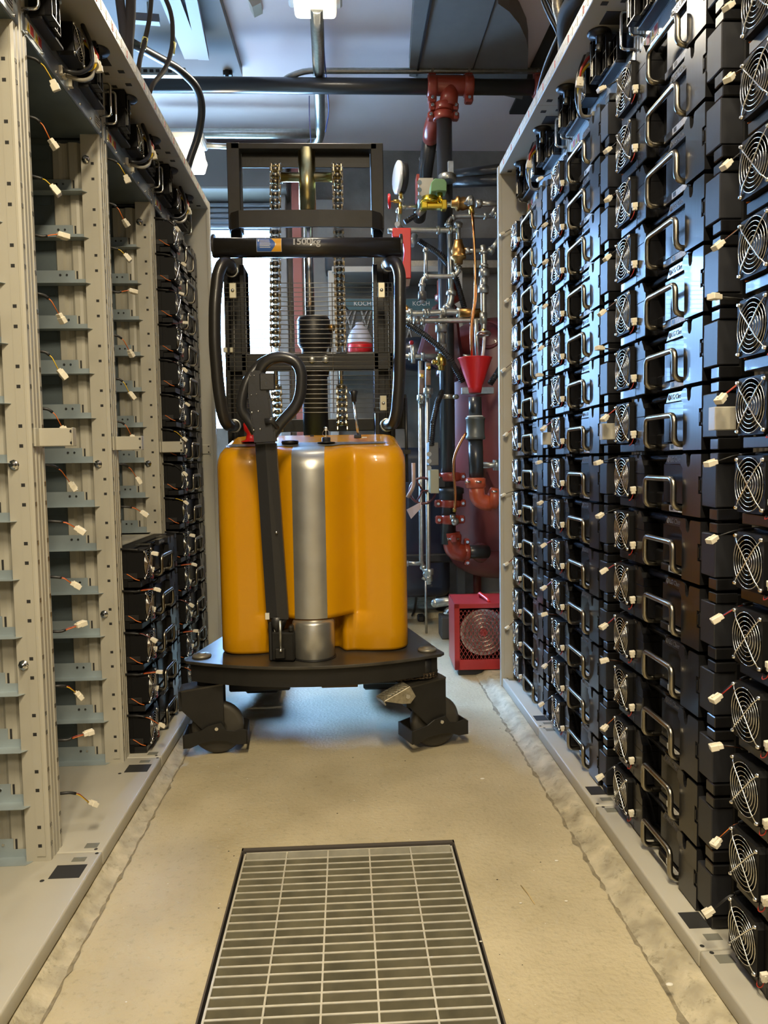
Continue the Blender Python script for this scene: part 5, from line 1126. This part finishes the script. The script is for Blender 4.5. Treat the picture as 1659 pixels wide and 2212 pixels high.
# lamps
lp = thing('ceiling_lamp', 'milky ceiling lamp at the top of the photo above the mast', 'lamp', at(680, -4, 4.1))
b = MB(); p = lp.location; b.box(-.11, .11, -.12, .12, -.045, .02, GLASSW, .03, 3); b.build('lens', lp); b = MB(); b.box(-.14, .14, -.13, .13, .02, .07, LAMPH, .01); b.build('housing', lp)
lw = thing('wall_lamp', 'lit wall pack lamp with prismatic lens beyond the top of the left row', 'lamp', at(424, 338, 5.2))
b = MB(); b.prism([(-.10, -.09), (.04, -.09), (.062, -.02), (.05, .0), (.04, .07), (-.04, .08), (-.10, .06)], -.08, .08, 'y', GLASSW, .008); b.build('lens', lw)
b = MB(); b.box(-.16, .06, -.08, .12, .078, .13, LAMPH, .01); b.build('housing', lw)
b = MB(); b.tube([(.07, 0, .07), (.2, 0, .065), (.32, 0, .05)], .018, PIPEG, 10); b.build('arm', lw)
# open strut and steel framing above the left row
b = MB(); ST = mat('strut_bright', (.24, .25, .28), .55, .2)
for (x0, y0, x1, y1, w) in ((352, -40, 418, 128, .05), (400, -60, 440, 130, .03), (262, 46, 345, 52, .02)):
    p, q = atz(x0, y0, 3.45), atz(x1, y1, 3.45); d = (q-p).normalized(); s = d.cross(Vector((0, 0, 1)))*w
    vs = [b.bm.verts.new(v) for v in (p-s, p+s, q+s, q-s, p-s+Vector((0, 0, .04)), p+s+Vector((0, 0, .04)), q+s+Vector((0, 0, .04)), q-s+Vector((0, 0, .04)))]
    F = [b.bm.faces.new([vs[i] for i in f]) for f in ((0, 1, 2, 3), (4, 7, 6, 5), (0, 4, 5, 1), (1, 5, 6, 2), (2, 6, 7, 3), (3, 7, 4, 0))]; b._fin(F, ST, False)

for x, y in ((395, 70), (425, 80), (320, 48)): p = atz(x, y, 3.46); b.cyl(p, (p.x, p.y, 3.6), .004, PIPEG, 6)
tag(b.build('cable_tray'), 'shiny steel tray framing under the ceiling above the left row', 'cable tray')
b = MB(); p, q = at(296, 157, 4.7), at(402, 157, 4.7); b.box(p.x, q.x, 4.68, 4.72, p.z-.022, p.z+.022, PIPEG, .002)
for i in range(8): x = p.x+(q.x-p.x)*(i+.5)/8; b.box(x-.011, x+.011, 4.676, 4.682, p.z-.007, p.z+.009, HOLEM)
tag(b.build('slotted_strut'), 'slotted steel strut just above the fire main at upper left', 'strut')
b = MB(); p, q = at(985, 3, 4.5), at(1010, 25, 4.5); b.box(p.x, q.x+.02, 4.5, 4.7, q.z, p.z+.1, mat('duct_pink', (.36, .32, .33), .5, .3), .004); tag(b.build('strut_end'), 'pale channel end poking down at the top edge, right of centre', 'channel')
b = MB(); b.box(at(1015, 0, 4.6).x, at(1300, 0, 4.6).x, 4.55, 4.6, at(0, 5, 4.6).z, at(0, -12, 4.6).z, DUCTG); tag(b.build('strut_rail'), 'dark slotted rail along the top edge above the curved duct', 'rail')
b = MB(); p = at(545, 10, 4.3); b.prism([(p.x-.04, p.z+.06), (p.x+.045, p.z+.06), (p.x+.045, p.z+.01), (p.x+.0, p.z-.012)], 4.3, 4.4, 'y', BEIGE); tag(b.build('tray_corner'), 'beige folded metal corner at the top edge left of the ceiling lamp', 'bracket')
b = MB(); p = at(491, 152, 4.95); b.box(p.x-.025, p.x+.03, 4.93, 4.97, p.z-.035, p.z+.035, BLACKR, .004); b.box(p.x-.01, p.x+.01, 4.92, 4.94, p.z-.05, p.z+.05, BLACKR); tag(b.build('beam_clamp'), 'black beam clamp on the edge of the grey beam', 'clamp')
# cables over the left row
def cable(label, pts, r, m=CABB, group='cables dropping to the left row', sleeve=None):
    P_ = [at(*p) for p in pts]
    if pts[0][1] < 0: P_ = [Vector((P_[0].x, P_[0].y, 3.62))]+P_[0:]
    e = P_[-1]; sx = 1 if e.x > 0 else -1; P_.append(Vector((sx*max(abs(e.x)+.01, .78), e.y+.02, 2.54)))
    b = MB(); b.tube(P_, r, m, 10, fil=.14, fs=6); o = tag(b.build('power_cable'), label, 'cable', group)
    if sleeve:
        b = MB(); p, q = at(*sleeve[0]), at(*sleeve[1]); b.cyl(p, q, r*1.25, YTAG, 10); b.build('sleeve', o)
DKG = mat('cable_brown', (.045, .04, .033), .7, spec=.1)
cable('thick dark cable nearest the left edge of the cable group', [(256, -20, 3.2), (264, 40, 3.15), (270, 90, 3.1)], .018, DKG)
cable('thick dark cable just right of the leftmost one', [(283, -20, 3.2), (282, 50, 3.15), (276, 104, 3.1)], .020, DKG)
cable('grey cable with a yellow sleeve near the slotted strut', [(328, -20, 3.3), (324, 40, 3.3), (310, 100, 3.3), (298, 142, 3.2)], .0095, DKG, sleeve=((314, 82, 3.3), (309, 105, 3.3)))
cable('grey cable with a yellow sleeve curving right then back to the left row', [(350, -20, 3.4), (372, 30, 3.4), (374, 100, 3.4), (358, 150, 3.35), (325, 187, 3.2)], .0095, DKG, sleeve=((375, 92, 3.4), (371, 117, 3.4)))
cable('thick black cable arching over the hood of the farthest left-hand rack', [(280, 90, 3.3), (330, 118, 3.5), (385, 148, 3.7), (425, 185, 3.8), (438, 230, 3.9), (430, 290, 3.95), (408, 350, 3.95)], .019, CABB)
cable('black cable behind the right hood, leftmost of the upper right group', [(1165, -20, 3.2), (1185, 30, 3.2), (1210, 76, 3.2)], .010, CABB, 'cables above the right row')
cable('black cable behind the right hood, beside the braided conduit', [(1176, -20, 3.2), (1196, 25, 3.2), (1212, 68, 3.2)], .008, CABB, 'cables above the right row')
cable('thick brown-black cable curving down over the right hood', [(1262, -20, 2.6), (1228, 10, 2.7), (1217, 50, 2.8), (1219, 85, 2.9), (1226, 105, 2.95)], .026, DKG, 'cables above the right row')
cable('thin black cable arching behind the hood of the second-farthest right-hand rack', [(1214, 60, 2.95), (1192, 105, 3.05), (1174, 150, 3.15), (1160, 205, 3.25), (1170, 225, 3.3)], .007, CABB, 'cables above the right row')
b = MB(); b.tube([at(x, y, 2.9) for x, y in ((1206, -20), (1203, 15), (1210, 38), (1216, 60))], .019, mat('braid', (.34, .31, .24), .4, .7, var=.4, vscale=150), 12, fil=.1); tag(b.build('braided_conduit'), 'steel braided conduit above the right hood', 'conduit')
# ------------------------------------------------------------------ light
def area(name, loc, size, power, col, rot=(0, 0, 0), size_y=None):
    l = bpy.data.lights.new(name, 'AREA'); l.energy = power; l.color = col; l.size = size
    if size_y: l.shape = 'RECTANGLE'; l.size_y = size_y
    o = bpy.data.objects.new(name, l); COL.objects.link(o); o.location = loc; o.rotation_euler = rot; return o
WARM = (1.0, .84, .58)
for k, (x, y, p) in enumerate(((.0, .2, 135), (.0, -2.0, 125))):
    t = thing('tube_lamp', 'long ceiling tube lamp over the aisle', 'lamp', (x, y, 3.5), group='tube lamps over the aisle')
    b = MB(); b.box(-.09, .09, -.65, .65, .0, .06, LAMPH, .005); b.cyl((-.3*0, -.4, .06), (0, -.4, .23), .006, PIPEG, 6); b.cyl((0, .4, .06), (0, .4, .23), .006, PIPEG, 6); b.build('housing', t)
    o = area('lamp_light', (0, 0, -.02), .14, p, WARM, (0, 0, 0), 1.25); o.parent = t
pl_ = bpy.data.lights.new('wall_lamp_light', 'POINT'); pl_.energy = 4; pl_.color = (1, .85, .6); pl_.shadow_soft_size = .08; o = bpy.data.objects.new('wall_lamp_light', pl_); COL.objects.link(o); o.parent = lw; o.location = (-.03, -.16, 0)
pl_ = bpy.data.lights.new('ceiling_lamp_light', 'AREA'); pl_.energy = 25; pl_.size = .25; pl_.color = (1, .88, .68); o = bpy.data.objects.new('ceiling_lamp_light', pl_); COL.objects.link(o); o.parent = lp; o.location = (0, 0, -.06)
w = bpy.data.worlds.new('world'); SC.world = w; w.use_nodes = True; bg = w.node_tree.nodes['Background']; bg.inputs[0].default_value = (.30, .56, 1.0, 1); bg.inputs[1].default_value = 62.0
SC.view_settings.view_transform = 'Standard'; SC.view_settings.look = 'None'; SC.view_settings.exposure = 0; SC.view_settings.gamma = 1; SC.view_settings.use_curve_mapping = False
